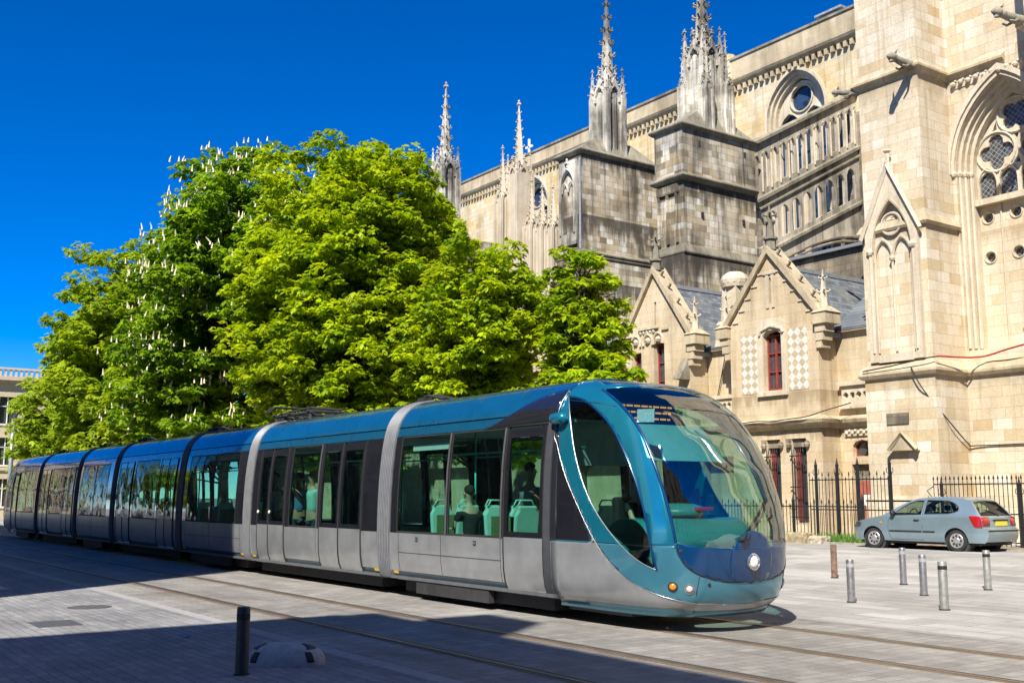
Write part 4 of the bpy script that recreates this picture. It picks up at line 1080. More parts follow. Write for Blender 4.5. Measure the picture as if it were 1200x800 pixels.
for c in wins:
    loops = [arc_line(c, 1.75, 13.9, 22.9, 25.0, 10), circ(c+.0, 23.95, .74, 20)]
    for s in (-1, 1):
        loops += [pointed(c+s*.86, .74, 14.2, 22.2, 23.2, 6)]
    frontY(b, loops, N+.55, .15)
    for s in (-1, 1):
        b.box(c+s*.86-.05, c+s*.86+.05, N+.52, N+.68, 14.2, 22.6)
        b.tube([(p[0], N+.5, p[1]) for p in arc_line(c+s*.86, .78, 14.2, 22.2, 23.28, 6)], .06, 5)
    b.tube([(c+.78*math.cos(a), N+.5, 23.95+.78*math.sin(a)) for a in [2*PI*i/24 for i in range(24)]], .06, 5, True)
b.build('clerestory_tracery', m_trimst, nv)
b = MB(); frontY(b, [rect(-64.5, -35, 13.9, 25.4)], N+.72, .02); b.build('clerestory_glass', m_blueg, nv)
b = MB(); course(b, [(-76, N), (-21.6, N)], 25.85, [(-.05,0),(.12,.02),(.34,.2),(.42,.34),(.42,.42),(-.05,.46)])
for x in np.arange(-75.5, -22, .42): b.box(x-.10, x+.10, N-.22, N+.02, 25.55, 25.87)
b.build('dentil_cornice', m_cornice, nv)
b = MB(); b.box(-76, -42.5, N-.36, N-.06, 26.3, 27.1); b.box(-42.5, -21.6, N-.38, N-.05, 26.3, 27.42); b.build('parapet', m_cornice, nv)
b = MB(); b.box(-76, -42.5, N-.44, N+.02, 27.102, 27.25); b.box(-42.5, -21.6, N-.46, N+.03, 27.422, 27.56); b.build('parapet_coping', m_cope, nv)
b = MB(); b.cone(-42.35, N-.15, 14, 25.7, .42, .42, 10); b.cone(-42.35, N-.15, 25.7, 26.25, .45, .7, 10); b.cone(-42.35, N-.15, 26.25, 27.9, .55, .5, 10); b.build('stair_turret', m_nave, nv)
b = MB(); b.box(-36.4, -35.0, N+1, N+2.6, 27, 28.45); b.box(-36.6, -34.8, N+.8, N+2.8, 28.452, 28.58); b.build('roof_hatch', m_lead, nv)
b = MB(); b.add([(-76,N+.3,26.6),(-21.6,N+.3,26.6),(-21.6,N+7,29.2),(-76,N+7,29.2)], [(0,1,2,3)]); b.add([(-76,N+14,26),(-21.6,N+14,26),(-21.6,N+7,29.2),(-76,N+7,29.2)], [(3,2,1,0)]); b.build('nave_roof', m_lead, nv)
b = MB(); cx, cy = -66.9, 49.6
frontY(b, [[(cx-1.2,26.6),(cx+1.2,26.6),(cx,28.9)]], cy, .4); b.box(cx-.07, cx+.07, cy-.3, cy-.16, 28.6, 30.3); b.box(cx-.42, cx+.42, cy-.3, cy-.16, 29.55, 29.72); b.build('roof_cross', m_white, nv)
# --- openwork flyer
def flyer(xc, th=.16):
    b = MB(); L = lambda y, z0, s: z0+(y-38.6)*s
    y0, y1 = 37.75, 46.3
    outer = [(y0, L(y0,12.0,.25)), (y0+1, 12.4)]+[(y0+1+(y1-y0-1)*i/10, 12.4+2.6*math.sin(PI/2*i/10)) for i in range(1, 11)]+[(y1, L(y1,18.75,.54)), (y0, L(y0,18.75,.54))]
    holes = []
    n1 = 12; pit = (y1-y0-.6)/n1
    for i in range(n1):
        y = y0+.3+pit*(i+.5); hw = pit*.36; zb0 = L(y,16.25,.525); zt0 = L(y,18.05,.54)
        holes.append([(y-hw, zb0-hw*.52), (y+hw, zb0+hw*.52), (y+hw, zt0-.35), (y+hw*.5, zt0-.12), (y, zt0), (y-hw*.5, zt0-.15), (y-hw, zt0-.42)])
    n2 = 9; pit = (y1-y0-.6)/n2
    for i in range(n2):
        y = y0+.3+pit*(i+.5); hw = pit*.38; zb0 = L(y,13.45,.49); zt0 = L(y,14.95,.525)
        holes.append([(y-hw, zb0-hw*.5), (y+hw, zb0+hw*.5), (y+hw, zt0-.30), (y+hw*.6, zt0-.08), (y, zt0), (y-hw*.6, zt0-.16), (y-hw, zt0-.45)])
    frontX(b, [outer]+holes, xc+th/2, th)
    o = b.build('flying_buttress', m_flyer, cath)
    b = MB()
    for z0, s, o_, h in ((18.62,.54,.16,.26),(15.72,.525,.14,.28),(15.30,.525,.09,.16),(13.02,.49,.14,.24)):
        b.add([(xc+sx*(th/2+o_), y, L(y,z0,s)+dz) for y in (y0, y1) for sx, dz in ((-1,0),(1,0),(1,h*.6),(0,h),(-1,h*.6))], [(0,1,6,5),(1,2,7,6),(2,3,8,7),(3,4,9,8),(4,0,5,9),(4,3,2,1,0),(5,6,7,8,9)])
    b.build('sloping_coping', m_cope, o)
    b = MB()
    for dz in (0, -.22): b.tube([(xc+th/2+.03, y0+1+(y1-y0-1)*i/14, 12.32+dz+2.6*math.sin(PI/2*i/14)) for i in range(15)], .075, 6)
    n1 = 12; pit = (y1-y0-.6)/n1
    b.build('arch_rib', m_darkst, o)
    b = MB()
    for i in range(n1+1):
        y = y0+.3+pit*i; b.cone(xc+th/2+.02, y, L(y,16.1,.525), L(y,17.85,.54), .05, .05, 6); crocket(b, (xc+th/2+.02, y, L(y,17.95,.54)), (.6,-.3), .16)
    b.build('colonnette', m_trimst, o)
flyer(-33.6)
b = MB(); frontY(b, [rect(-76, -21.5, 0, 12.4)]+[pointed(c, .9, 5, 9.5, 11.2, 6) for c in (-31,-27.5,-24)], 38.2, .5); b.build('aisle_wall', m_darkst, cath)
b = MB(); frontY(b, [rect(-32.5,-22.5,5,11.4)], 38.5, .02); b.build('aisle_glass', m_blueg, cath)
b = MB(); b.add([(-76,38.0,12.45),(-21.6,38.0,12.45),(-21.6,46.3,13.6),(-76,46.3,13.6),(-76,38.0,12.3),(-21.6,38.0,12.3),(-21.6,46.3,13.4),(-76,46.3,13.4)], [(0,1,2,3),(7,6,5,4),(0,4,5,1),(1,5,6,2)]); b.build('aisle_roof', m_slate, cath)
# --- gabled wings in front
def slope_roof(b, x0, x1, z0, zr, y0, y1, th=.1):
    cx = (x0+x1)/2
    for xe in (x0, x1):
        b.add([(xe, y0, z0), (cx, y0, zr), (cx, y1, zr), (xe, y1, z0), (xe, y0, z0-th), (cx, y0, zr-th), (cx, y1, zr-th), (xe, y1, z0-th)], [(0,1,2,3),(7,6,5,4),(0,4,5,1),(3,2,6,7),(0,3,7,4)])
def gwing(x0, x1, zapex, style):
    cx = (x0+x1)/2; y = 30.5; zf = 8.12
    holes = []
    if style == 1: holes = [[(cx-.43,5.52),(cx+.43,5.52),(cx+.43,7.55),(cx+.3,7.68),(cx,7.76),(cx-.3,7.68),(cx-.43,7.55)], rect(-26.66,-26.02,.75,3.72), rect(-25.5,-24.84,.75,3.72)]
    else: holes = [rect(cx-.14,cx+.5,5.6,8.0), rect(cx-1.5,cx-.9,5.6,7.7)]
    holes.append([(cx-.06,8.75),(cx+.06,8.75),(cx+.06,9.75),(cx-.06,9.75)])
    b = MB(); frontY(b, [[(x0,-.1),(x1,-.1),(x1,zf),(cx,zapex),(x0,zf)]]+holes, y, .45)
    b.box(x1-.45, x1, y+.452, 33.4, -.1, 7.35); b.box(x0, x0+.45, y+.452, 33.4, -.1, 7.35)
    wo = b.build('gabled_wing', m_annex, cath)
    b = MB(); slope_roof(b, x0-.15, x1+.18, 7.42, zapex-.42, y+.3, 37.6); b.build('slate_roof', m_slate, wo)
    b = MB(); b.box(cx-.12, cx+.12, y+.5, 37.6, zapex-.50, zapex-.34); b.build('ridge_lead', m_lead, wo); b = MB(); b.box(x1+.1, x1+.26, y+.4, 33.5, 7.28, 7.42); b.build('gutter', m_lead, wo)
    # raking coping, kneelers, finial
    b = MB(); pr = [(-.02,-.02),(0,.22)]
    for s in (-1, 1):
        xe = cx+s*((x1-x0)/2+.12); U = Vector((s*-1*(xe-cx)*s, 0, zapex-zf+.1)); U = Vector((cx-xe, 0, zapex-zf+.12)); l = U.length; U.normalize(); V = Vector((-U.z, 0, U.x)) if s < 0 else Vector((U.z, 0, -U.x))
        q = [(xe, 0, zf-.12), (cx, 0, zapex+.0)]
        a = Vector((xe, 0, zf-.1)); c = Vector((cx, 0, zapex+.02)); up = Vector((s*.16, 0, .16)).normalized()*.2
        vs = []
        for yy in (y-.16, y+.62):
            vs += [Vector((a.x, yy, a.z)), Vector((c.x, yy, c.z)), Vector((c.x, yy, c.z+.30)), Vector((a.x+s*.14, yy, a.z+.16))]
        f = [(0,1,2,3),(7,6,5,4),(3,2,6,7),(1,0,4,5),(0,3,7,4)]; b.add(vs, f)
        kx = cx+s*(x1-x0)/2
        b.box(kx-.05 if s > 0 else kx-.55, kx+.55 if s > 0 else kx+.05, y-.22, y+.6, zf-.42, zf-.02)
        b.frustum(kx+s*.25, y+.19, zf-.018, zf+.22, .34, .45, .12, .15)
        for j, (w_, dz) in enumerate(((.42,.42),(.32,.72),(.22,.98))): b.box(kx-.02 if s > 0 else kx-w_, kx+w_ if s > 0 else kx+.02, y-.14+j*.03, y+.4, zf-dz-.28, zf-dz+.002)
    cp = b.build('raking_coping', m_cornice, wo)
    b = MB()
    for s in (-1, 1):
        for t in (.22, .45, .68, .88):
            crocket(b, (cx+s*((x1-x0)/2+.2)*(1-t), y+.1, zf+.12+(zapex-zf+.2)*t), (s, -.25), .2)
    b.build('gable_crocket', m_cope, wo)
    for s in (-1, 1):
        kx = cx+s*((x1-x0)/2+.25); b = MB(); b.cone(kx, y+.1, zf+.15, zf+.5, .17, .12, 8); spire(b, kx, y+.1, zf+.5, zf+1.55, .13, 4, 2, .14, fin=False); b.build('kneeler_pinnacle', m_trimst, wo)
    b = MB(); b.cone(cx, y+.1, zapex+.15, zapex+.55, .22, .20, 8); b.cone(cx, y+.1, zapex+.55, zapex+.62, .28, .28, 8); b.cone(cx, y+.1, zapex+.62, zapex+1.15, .17, .14, 8); spire(b, cx, y+.1, zapex+1.15, zapex+1.9, .15, 4, 1, .2, fin=False)
    for i in range(4): a = i*PI/2; knob(b, (cx+.2*math.cos(a), y+.1+.2*math.sin(a), zapex+1.22), .08)
    b.build('gable_finial', m_cope, wo)
    return wo, cx
def casement(parent, x0, x1, z0, z1, y, cols=2, rows=3, arch=0):
    b = MB(); f = .055
    b.box(x0, x0+f, y-.02, y+.06, z0, z1); b.box(x1-f, x1, y-.02, y+.06, z0, z1); b.box(x0+f, x1-f, y-.02, y+.06, z0, z0+f); b.box(x0+f, x1-f, y-.02, y+.06, z1-f, z1)
    for i in range(1, cols): x = x0+(x1-x0)*i/cols; b.box(x-.04, x+.04, y-.03, y+.05, z0+f, z1-f)
    for j in range(1, rows):
        z = z0+(z1-z0)*j/rows
        for i in range(cols): b.box(x0+(x1-x0)*i/cols+.045, x0+(x1-x0)*(i+1)/cols-.045, y-.01, y+.04, z-.022, z+.022)
    b.mi = 1; b.box(x0+.01, x1-.01, y+.065, y+.08, z0+.01, z1-.01)
    return b.build('window', [m_winred, m_pane], parent)
def checker_mat():
    t = NT('diamond_masonry'); p = t.pos(); uv, z = wall_uv(t, p)
    mp = t.n('ShaderNodeMapping'); t.l(uv, mp.inputs[0]); mp.inputs['Rotation'].default_value = (0, 0, PI/4)
    ck = t.n('ShaderNodeTexChecker'); t.l(mp.outputs[0], ck.inputs[0]); ck.inputs['Scale'].default_value = 4.4; ck.inputs[1].default_value = (.68,.66,.60,1); ck.inputs[2].default_value = (.48,.39,.26,1)
    c = t.mix(1, ck.outputs[0], t.ramp(t.noise(p, 5, 4), [(.3, .75), (.7, 1.05)]), 'MULTIPLY'); return t.fin(t.pbr(c, .85, 0, t.bump(t.noise(p, 20, 3), .3, .02)))
m_check = checker_mat()
g1, c1 = gwing(-28.3, -24.15, 10.65, 1)
casement(g1, c1-.41, c1+.41, 5.55, 7.60, 30.72)
b = MB(); fr = arc_line(c1, .62, 5.4, 7.66, 7.95, 6); ir = arc_line(c1, .44, 5.4, 7.6, 7.78, 6)
frontY(b, [[(c1-.66,5.3),(c1-.44,5.3),(c1-.44,7.6),(c1-.2,7.76),(c1+.2,7.76),(c1+.44,7.6),(c1+.44,5.3),(c1+.66,5.3),(c1+.66,8.0),(c1+.3,8.2),(c1-.3,8.2),(c1-.66,8.0)]], 30.465, .03)
b.tube([(c1-.56,30.44,7.62),(c1-.48,30.44,7.78),(c1,30.44,7.92),(c1+.48,30.44,7.78),(c1+.56,30.44,7.62)], .06, 5); b.box(c1-.7, c1+.7, 30.38, 30.5, 5.32, 5.46)
b.build('window_surround', m_trimst, g1)
for a_, c_ in ((-27.75,-26.95),(-25.5,-24.62)):
    b = MB(); b.box(a_, c_, 30.485, 30.498, 5.45, 7.72); b.build('diamond_panel', m_check, g1)
b = MB()
for k_ in range(5):
    for s in (-1, 1):
        xx = c1+s*(1.75-k_*.33); b.box(xx-.14, xx+.14, 30.455, 30.5, 8.22+k_*.42, 8.29+k_*.42)
b.box(c1-.2, c1-.07, 30.46, 30.5, 8.6, 9.85); b.box(c1+.07, c1+.2, 30.46, 30.5, 8.6, 9.85); b.box(c1-.3, c1+.3, 30.44, 30.5, 9.87, 9.97); b.build('gable_quoin', m_trimst, g1)
# ground-floor windows behind iron grilles
for x0, x1 in ((-26.66,-26.02),(-25.5,-24.84)):
    b = MB(); b.box(x0+.02, x0+.20, 30.74, 30.80, .8, 3.6); b.mi = 1; b.box(x0, x1, 30.84, 30.86, .76, 3.7); b.mi = 2; b.box(x0-.0, x1, 30.6, 30.84, 3.42, 3.7); b.build('window', [m_winred, m_pane, m_darkst], g1)
    b = MB()
    for i in range(6): x = x0+.08+(x1-x0-.16)*i/5; b.cone(x, 30.40, .85, 3.25, .014, .014, 5); b.cone(x, 30.40, 3.25, 3.4, .03, .002, 4)
    for z in (.95, 2.0, 3.1): b.box(x0-.02, x1+.02, 30.38, 30.41, z-.02, z+.02)
    for x in (x0, x1): b.box(x-.015, x+.015, 30.38, 30.52, 3.08, 3.11); b.box(x-.015, x+.015, 30.38, 30.52, .93, .96)
    b.build('window_grille', m_iron, g1)
    b = MB()
    for s in (x0-.08, x1+.08): knob(b, (s, 30.44, 3.5), .12, .16)
    b.box(x0-.16, x0-.0, 30.38, 30.5, 3.6, 3.72); b.build('capital', m_darkst, g1)
g2, c2 = gwing(-34.4, -30.5, 10.95, 2)
casement(g2, c2-.12, c2+.48, 5.65, 7.95, 30.75, 1, 3); casement(g2, c2-1.48, c2-.92, 5.65, 7.65, 30.75, 1, 3)
b = MB(); b.box(c2-1.0, c2+.2, 30.40, 30.5, 8.62, 8.72)
for xx in (c2-1.2, c2-.45, c2+.18): b.tube([(p[0], 30.46, p[1]) for p in arc_line(xx+.0, .28, 7.95, 8.1, 8.42, 6)], .06, 6); knob(b, (xx, 30.5, 8.15), .18, .16)
for xx in (c2-.9,c2-.7,c2-.5,c2-.3,c2-.1): knob(b, (xx, 30.49, 8.52), .09, .09)
b.box(c2+.4, c2+.8, 30.42, 30.5, 8.5, 8.58); b.box(c2-1.9, c2-1.4, 30.42, 30.5, 8.4, 8.48); b.build('carved_tympanum', m_trimst, g2)
b = MB(); b.add([(-30.9,30.5,6.3),(-30.5,30.5,6.3),(-30.5,29.9,6.3),(-30.9,29.9,6.3),(-30.9,30.5,7.2),(-30.5,30.5,7.2)], [(0,1,2,3),(3,2,5,4),(0,3,4),(1,5,2)]); b.build('weathering', m_cope, g2)
g3, c3 = gwing(-43.6, -39.6, 10.6, 2)
# connecting walls
b = MB(); hw = [(-23.62,3.05),(-22.86,3.05),(-22.86,3.42),(-22.98,3.56),(-23.24,3.63),(-23.5,3.56),(-23.62,3.42)]
frontY(b, [rect(-24.14,-21.6,-.1,7.45), hw, rect(-23.7,-22.78,-.05,2.78)], 31.5, .4)
cw = b.build('link_wall', m_annex, cath)
for x0, x1 in ((-30.45,-28.34),(-39.55,-34.45),(-76,-43.65)): b = MB(); b.box(x0, x1, 31.5, 31.9, -.1, 7.45); b.build('link_wall', m_annex, cath)
for x0, x1 in ((-24.1,-21.76),(-30.4,-28.4),(-39.5,-34.5),(-76,-43.7)): b = MB(); b.box(x0, x1, 31.32, 32.1, 7.452, 7.58); b.build('eaves_cornice', m_cornice, cw)
for x0, x1 in ((-24.1,-21.7),(-30.4,-28.4),(-39.5,-34.5),(-76,-43.7)):
    b = MB(); b.add([(x0,31.3,7.6),(x1,31.3,7.6),(x1,36,11),(x0,36,11),(x0,31.3,7.5),(x1,31.3,7.5),(x1,36,10.9),(x0,36,10.9)], [(0,1,2,3),(7,6,5,4),(0,4,5,1),(1,5,6,2),(0,3,7,4)])
    b.build('slate_roof', m_slate, cw)
b = MB(); course(b, [(-76,30.5),(c1-3.0,30.5),(-24.15,30.5),(-24.15,31.5),(-21.72,31.5)], 4.05, [(-.03,0),(.10,.02),(.14,.10),(.26,.18),(.30,.30),(.02,.44),(-.03,.45)]); b.build('string_course', m_cornice, cw)
b = MB(); frontY(b, [rect(-23.9,-21.75,4.86,5.52)]+[foil(-23.72+i*.27, 5.19+(.0), .125, 4, (i%2)*PI/4, 5) for i in range(8)], 31.36, .12); b.box(-24.0, -21.75, 31.26, 31.5, 5.522, 5.68); b.box(-24.0, -21.75, 31.3, 31.5, 4.72, 4.858); b.build('pierced_balustrade', m_trimst, cw)
b = MB(); frontY(b, [rect(-23.9,-21.7,3.76,4.04)], 31.44, .08)
for i in range(18): knob(b, (-23.8+i*.12, 31.42, 3.9+(.04 if i%2 else -.04)), .06)
b.build('carved_frieze', m_trimst, cw)
b = MB(); frontY(b, [hw], 31.72, .03); wo = b.build('fanlight', m_pane, cw); b = MB(); frontY(b, [hw, [((x+23.24)*.88-23.24, (z-3.3)*.84+3.3) for x, z in hw]], 31.68, .04); b.build('frame', m_winred, wo)
b = MB(); b.box(-23.68, -22.8, 31.68, 31.74, .0, 2.2); b.mi = 2; b.box(-23.68, -22.8, 31.68, 31.72, 2.2, 2.78); b.mi = 1; b.box(-23.40, -23.27, 31.665, 31.679, 1.35, 1.72); b.box(-23.23, -23.06, 31.665, 31.679, 1.35, 1.72); dr = b.build('door', [m_doorred, m_white, m_darkst], cw)
b = MB(); b.box(-22.95, -22.86, 31.64, 31.68, .95, 1.15); b.build('lock', m_iron, dr)
b = MB(); b.box(-30.2, -28.4, 31.32, 31.48, 4.86, 5.0); frontY(b, [rect(-30.2,-28.4,5.0,5.5)]+[foil(-30.02+i*.25, 5.25, .11, 4, 0, 5) for i in range(7)], 31.38, .1); b.box(-30.2, -28.4, 31.30, 31.5, 5.502, 5.64); b.build('pierced_balustrade', m_trimst, cw)
# chimney, downpipes
b = MB(); cx, cy = -29.25, 31.9
b.frustum(cx, cy, 7.6, 8.5, .62, .62, .48, .48); b.frustum(cx, cy, 8.5, 10.0, .42, .42, .36, .36); b.frustum(cx, cy, 8.48, 8.62, .56, .56, .5, .5); b.cone(cx, cy, 10.0, 10.15, .52, .56, 12); b.lathe([(.56,10.15),(.58,10.3),(.5,10.48),(.3,10.62),(0,10.66)], cx, cy, 14); b.build('chimney', m_trimst, cw)
m_verd = plain('verdigris_pipe', (.10,.20,.18), .6, .3, var=.4)
for x, y, z0, z1 in ((-22.0,31.42,5.9,7.4),(-29.0,31.42,4.5,7.3)):
    b = MB(); b.tube([(x,y,z0),(x,y,z1)], .06, 8); b.box(x-.12, x+.12, y-.1, y+.08, z1, z1+.22); b.build('downpipe', m_verd, cath)
# cables slung on the masonry
def cable(pts, r, mat, label):
    b = MB(); b.tube(spl(pts, 4), r, 5); o = b.build('cable', mat, origin=pts[0]); tag(o, label, 'cable', 'cables fixed to the cathedral wall')
cable([(-21.7,29.62,5.72),(-20.6,29.6,5.80),(-19.4,29.6,5.92),(-19.0,29.7,5.95)], .022, m_iron, 'grey cable lying on the string course of the buttress tower')
cable([(-19.02,29.72,5.96),(-18.6,31.3,6.0),(-17.6,31.32,6.16),(-16.2,31.32,6.38)], .03, plain('red_cable', (.42,.02,.03), .5), 'red cable running right from the corner of the buttress tower')
cable([(-19.9,29.62,5.7),(-19.6,29.72,5.0),(-19.14,30.3,4.0),(-19.12,31.3,3.3),(-19.0,31.52,3.25),(-17,31.54,3.25),(-14.5,31.54,3.25)], .02, m_iron, 'black cable dropping down the buttress tower and along the wall')
cable([(-27.6,30.16,4.36),(-26.8,30.14,4.40),(-26.1,30.14,4.36),(-25.3,30.14,4.40),(-24.5,30.14,4.44),(-23.9,30.3,4.6),(-23.4,31.2,4.9)], .02, m_iron, 'black cable sagging along the string course of the gabled wing')
cable([(-29.4,31.4,7.3),(-29.7,31.38,6.2),(-30.0,31.4,5.3),(-30.2,31.4,4.9)], .02, m_iron, 'thin black cable hanging between the two gabled wings')
# ------------------------------------------------------------------ trees
def leafmat(name, c0, c1, tr):
    t = NT(name); at = t.n('ShaderNodeAttribute'); at.attribute_name = 'tint'
    col = t.mix(at.outputs['Fac'], c0, c1)
    n = t.noise(t.pos(), .7, 3); col = t.mix(1, col, t.ramp(n, [(.35, .80), (.65, 1.12)]), 'MULTIPLY')
    d = t.n('ShaderNodeBsdfPrincipled'); t.l(col, d.inputs['Base Color']); d.inputs['Roughness'].default_value = .5; d.inputs['Specular IOR Level'].default_value = .35
    tl = t.n('ShaderNodeBsdfTranslucent'); t.l(t.mix(1, col, tr, 'MULTIPLY'), tl.inputs[0])
    mx = t.n('ShaderNodeMixShader'); mx.inputs[0].default_value = .48; t.l(d.outputs[0], mx.inputs[1]); t.l(tl.outputs[0], mx.inputs[2]); return t.fin(mx)
m_leaf_lime = leafmat('spring_leaf', (.15,.27,.006), (.46,.58,.012), (1.7,1.5,.6))
m_leaf_chest = leafmat('chestnut_leaf', (.09,.20,.008), (.28,.43,.014), (1.6,1.5,.8))
m_leaf_back = leafmat('young_leaf', (.15,.25,.012), (.38,.49,.02), (1.5,1.4,.8))
m_bark = plain('tree_bark', (.09,.07,.05), .9, var=.4, sc=8, bump=.8)
m_bloss = plain('chestnut_blossom', (.66,.58,.42), .7, var=.2)
def leaf_mesh(cent, size, nleaf, rs, droop=.5):
    """palmate clusters: nleaf diamond leaflets fanning from each centre; returns verts, quads count"""
    n = len(cent); az0 = rs.uniform(0, 2*PI, n); tilt = rs.normal(0, .35, (n, 2)); sz = size*rs.uniform(.6, 1.25, n)
    V = np.zeros((n, nleaf, 4, 3))
    for k in range(nleaf):
        a = az0+(k-(nleaf-1)/2)*(1.25*PI/nleaf)+rs.normal(0, .12, n); L = sz*(1-.16*abs(k-(nleaf-1)/2)); W = L*.26
        d = np.stack([np.cos(a), np.sin(a), -droop+rs.normal(0, .28, n)+tilt[:, 0]], 1); d /= np.linalg.norm(d, axis=1)[:, None]
        s_ = np.stack([-np.sin(a), np.cos(a), rs.normal(0, .3, n)], 1); s_ /= np.linalg.norm(s_, axis=1)[:, None]
        dn = np.array([0, 0, -1.])*(L*.10)[:, None]
        V[:, k, 0] = cent; V[:, k, 1] = cent+d*(L*.6)[:, None]+s_*W[:, None]; V[:, k, 2] = cent+d*L[:, None]+dn; V[:, k, 3] = cent+d*(L*.6)[:, None]-s_*W[:, None]
    return V.reshape(-1, 3)
def mesh_quads(name, V, mat, parent, tint=None):
    org = ORG[parent.name]; n = len(V)//4; me = bpy.data.meshes.new(name)
    me.vertices.add(len(V)); me.vertices.foreach_set('co', (V-np.array(org)).astype(np.float32).ravel())
    me.loops.add(4*n); me.loops.foreach_set('vertex_index', np.arange(4*n, dtype=np.int32))
    me.polygons.add(n); me.polygons.foreach_set('loop_start', np.arange(0, 4*n, 4, dtype=np.int32)); me.polygons.foreach_set('loop_total', np.full(n, 4, dtype=np.int32))
    me.materials.append(mat); me.update(calc_edges=True)
    if tint is not None:
        at = me.attributes.new('tint', 'FLOAT', 'FACE'); at.data.foreach_set('value', tint.astype(np.float32))
    o = bpy.data.objects.new(name, me); COL.objects.link(o); o.parent = parent; return o
def tree(x, y, lobes, mat, label, cat, name, leaf=.30, dens=60, seed=1, trunk_r=.24, nleaf=5, clump=1.0, blossom=0, fill=.25, droop=.5):
    """lobes: (cx, cy, cz, rx, ry, rz) crown masses; clumps of leaves grow on branches inside them"""
    rs = np.random.RandomState(seed); root = thing(name, (x, y, gh(y)), label, cat, 'trees standing in a row behind the tram')
    cl = []
    for (cx, cy, cz, rx, ry, rz) in lobes:
        area = 4*PI*((rx*ry)**1.6/3+(rx*rz)**1.6/3+(ry*rz)**1.6/3)**(1/1.6)
        k = int(area/(clump*clump*1.15)); i = np.arange(k)+.5
        ph = np.arccos(1-2*i/k); th = PI*(1+5**.5)*i+rs.uniform(0, 6)
        f = np.where(rs.uniform(0, 1, k) < .16, rs.uniform(1.03, 1.13, k), rs.uniform(.62, 1.02, k))
        px = cx+rx*f*np.cos(th)*np.sin(ph)+rs.normal(0, .22*clump, k); py = cy+ry*f*np.sin(th)*np.sin(ph)+rs.normal(0, .22*clump, k); pz = cz+rz*f*np.cos(ph)+rs.normal(0, .18*clump, k)
        cl += [(a, b, c, 1) for a, b, c in zip(px, py, pz)]
        kin = int(k*fill)
        u = rs.normal(0, 1, (kin, 3)); u /= np.linalg.norm(u, axis=1)[:, None]; r = rs.uniform(.25, .65, kin)
        cl += [(cx+rx*a*q, cy+ry*b*q, cz+rz*c*q, .5) for (a, b, c), q in zip(u, r)]
    cl = [c for c in cl if c[2] > 2.4 and rs.uniform() > .12]
    cents, tint = [], []
    for (a, b, c, w_) in cl:
        m = int(dens*w_*rs.uniform(.6, 1.3)); R = clump*rs.uniform(.55, 1.0)
        u = rs.normal(0, 1, (m, 3)); u /= np.linalg.norm(u, axis=1)[:, None]; r = rs.uniform(.45, 1.0, m)**.6
        p = u*r[:, None]*np.array([R, R, R*.58]); p[:, 2] = np.where(p[:, 2] < -.2*R, p[:, 2]*.6, p[:, 2]); p[:, 2] -= .35*(p[:, 0]**2+p[:, 1]**2)/R*.6
        cents.append(p+np.array([a, b, c])); tint.append(np.clip(rs.normal(.5, .22, m)+rs.normal(0, .14), 0, 1))
    C_ = np.concatenate(cents); tt = np.concatenate(tint)
    # trunk and limbs first: the crown hangs on them
    tb = MB(); zc = min(l[2]-l[5]*.4 for l in lobes); lob0 = lobes[0]; top = (lob0[0], lob0[1], lob0[2]+lob0[5]*.6)
    tb.tube(spl([(x, y, gh(y)-.1), (x+.05, y, 1.2), (x+(top[0]-x)*.2, y+(top[1]-y)*.2, 3.2), (x+(top[0]-x)*.6, y+(top[1]-y)*.6, (3.2+top[2])/2), top], 4), trunk_r, 9, r1=trunk_r*.15)
    tk = tb.build('trunk', m_bark, root, smooth=True)
    bb = MB()
    pick = [cl[i] for i in rs.permutation(len(cl))[:min(150, len(cl)//2+8)]]
    for (a, b, c, w_) in pick:
        z0 = max(2.3, min(top[2]*.8, c-1.2-abs(a-x)*.45)); f = max(0, min(1, (z0-3.2)/(max(.1, top[2]-3.2)))); sx, sy = x+(top[0]-x)*(.2+.8*f), y+(top[1]-y)*(.2+.8*f)
        mid = (sx+(a-sx)*.5+rs.normal(0, .15), sy+(b-sy)*.5+rs.normal(0, .15), z0+(c-z0)*.62)
        bb.tube(spl([(sx, sy, z0), mid, (a, b, c)], 3), .055+.01*trunk_r, 5, r1=.012)
    bb.build('branch', m_bark, tk, smooth=True)
    V = leaf_mesh(C_, leaf, nleaf, rs, droop); cr = mesh_quads('crown', V, mat, root, np.repeat(tt, nleaf))
    if blossom:
        fb = MB(); cs = [c for c in cl if c[3] == 1]
        for i in range(blossom):
            a, b, c, _ = cs[rs.randint(len(cs))]; l0 = min(lobes, key=lambda l: abs(l[0]-a)+abs(l[2]-c)); o_ = Vector((a-l0[0], b-l0[1], c-l0[2])).normalized()*rs.uniform(.1, .6); a += o_.x+rs.uniform(-.6, .6); b += o_.y+rs.uniform(-.6, .6); c += o_.z*.6+rs.uniform(-.1, .35); h = rs.uniform(.18, .32); q_ = rs.normal(0, .05, 2)
            fb.tube([(a, b, c-.06), (a, b, c+h*.2), (a+q_[0]*.5, b+q_[1]*.5, c+h*.6), (a+q_[0], b+q_[1], c+h)], .062, 5, r1=.015)
        fb.build('blossom', m_bloss, root)
    return root
tree(-22.0, 18.0, [(-22.0,18.0,6.2,1.05,1.1,2.0),(-22.5,18.1,4.3,1.0,1.0,1.0),(-21.2,17.9,4.5,.9,.95,.9),(-19.7,17.7,3.7,.95,.8,.55)], m_leaf_lime, 'slender young tree with fresh green leaves in front of the gabled wings', 'tree', 'young_tree', .24, 36, 3, .10, clump=.46, fill=.1)
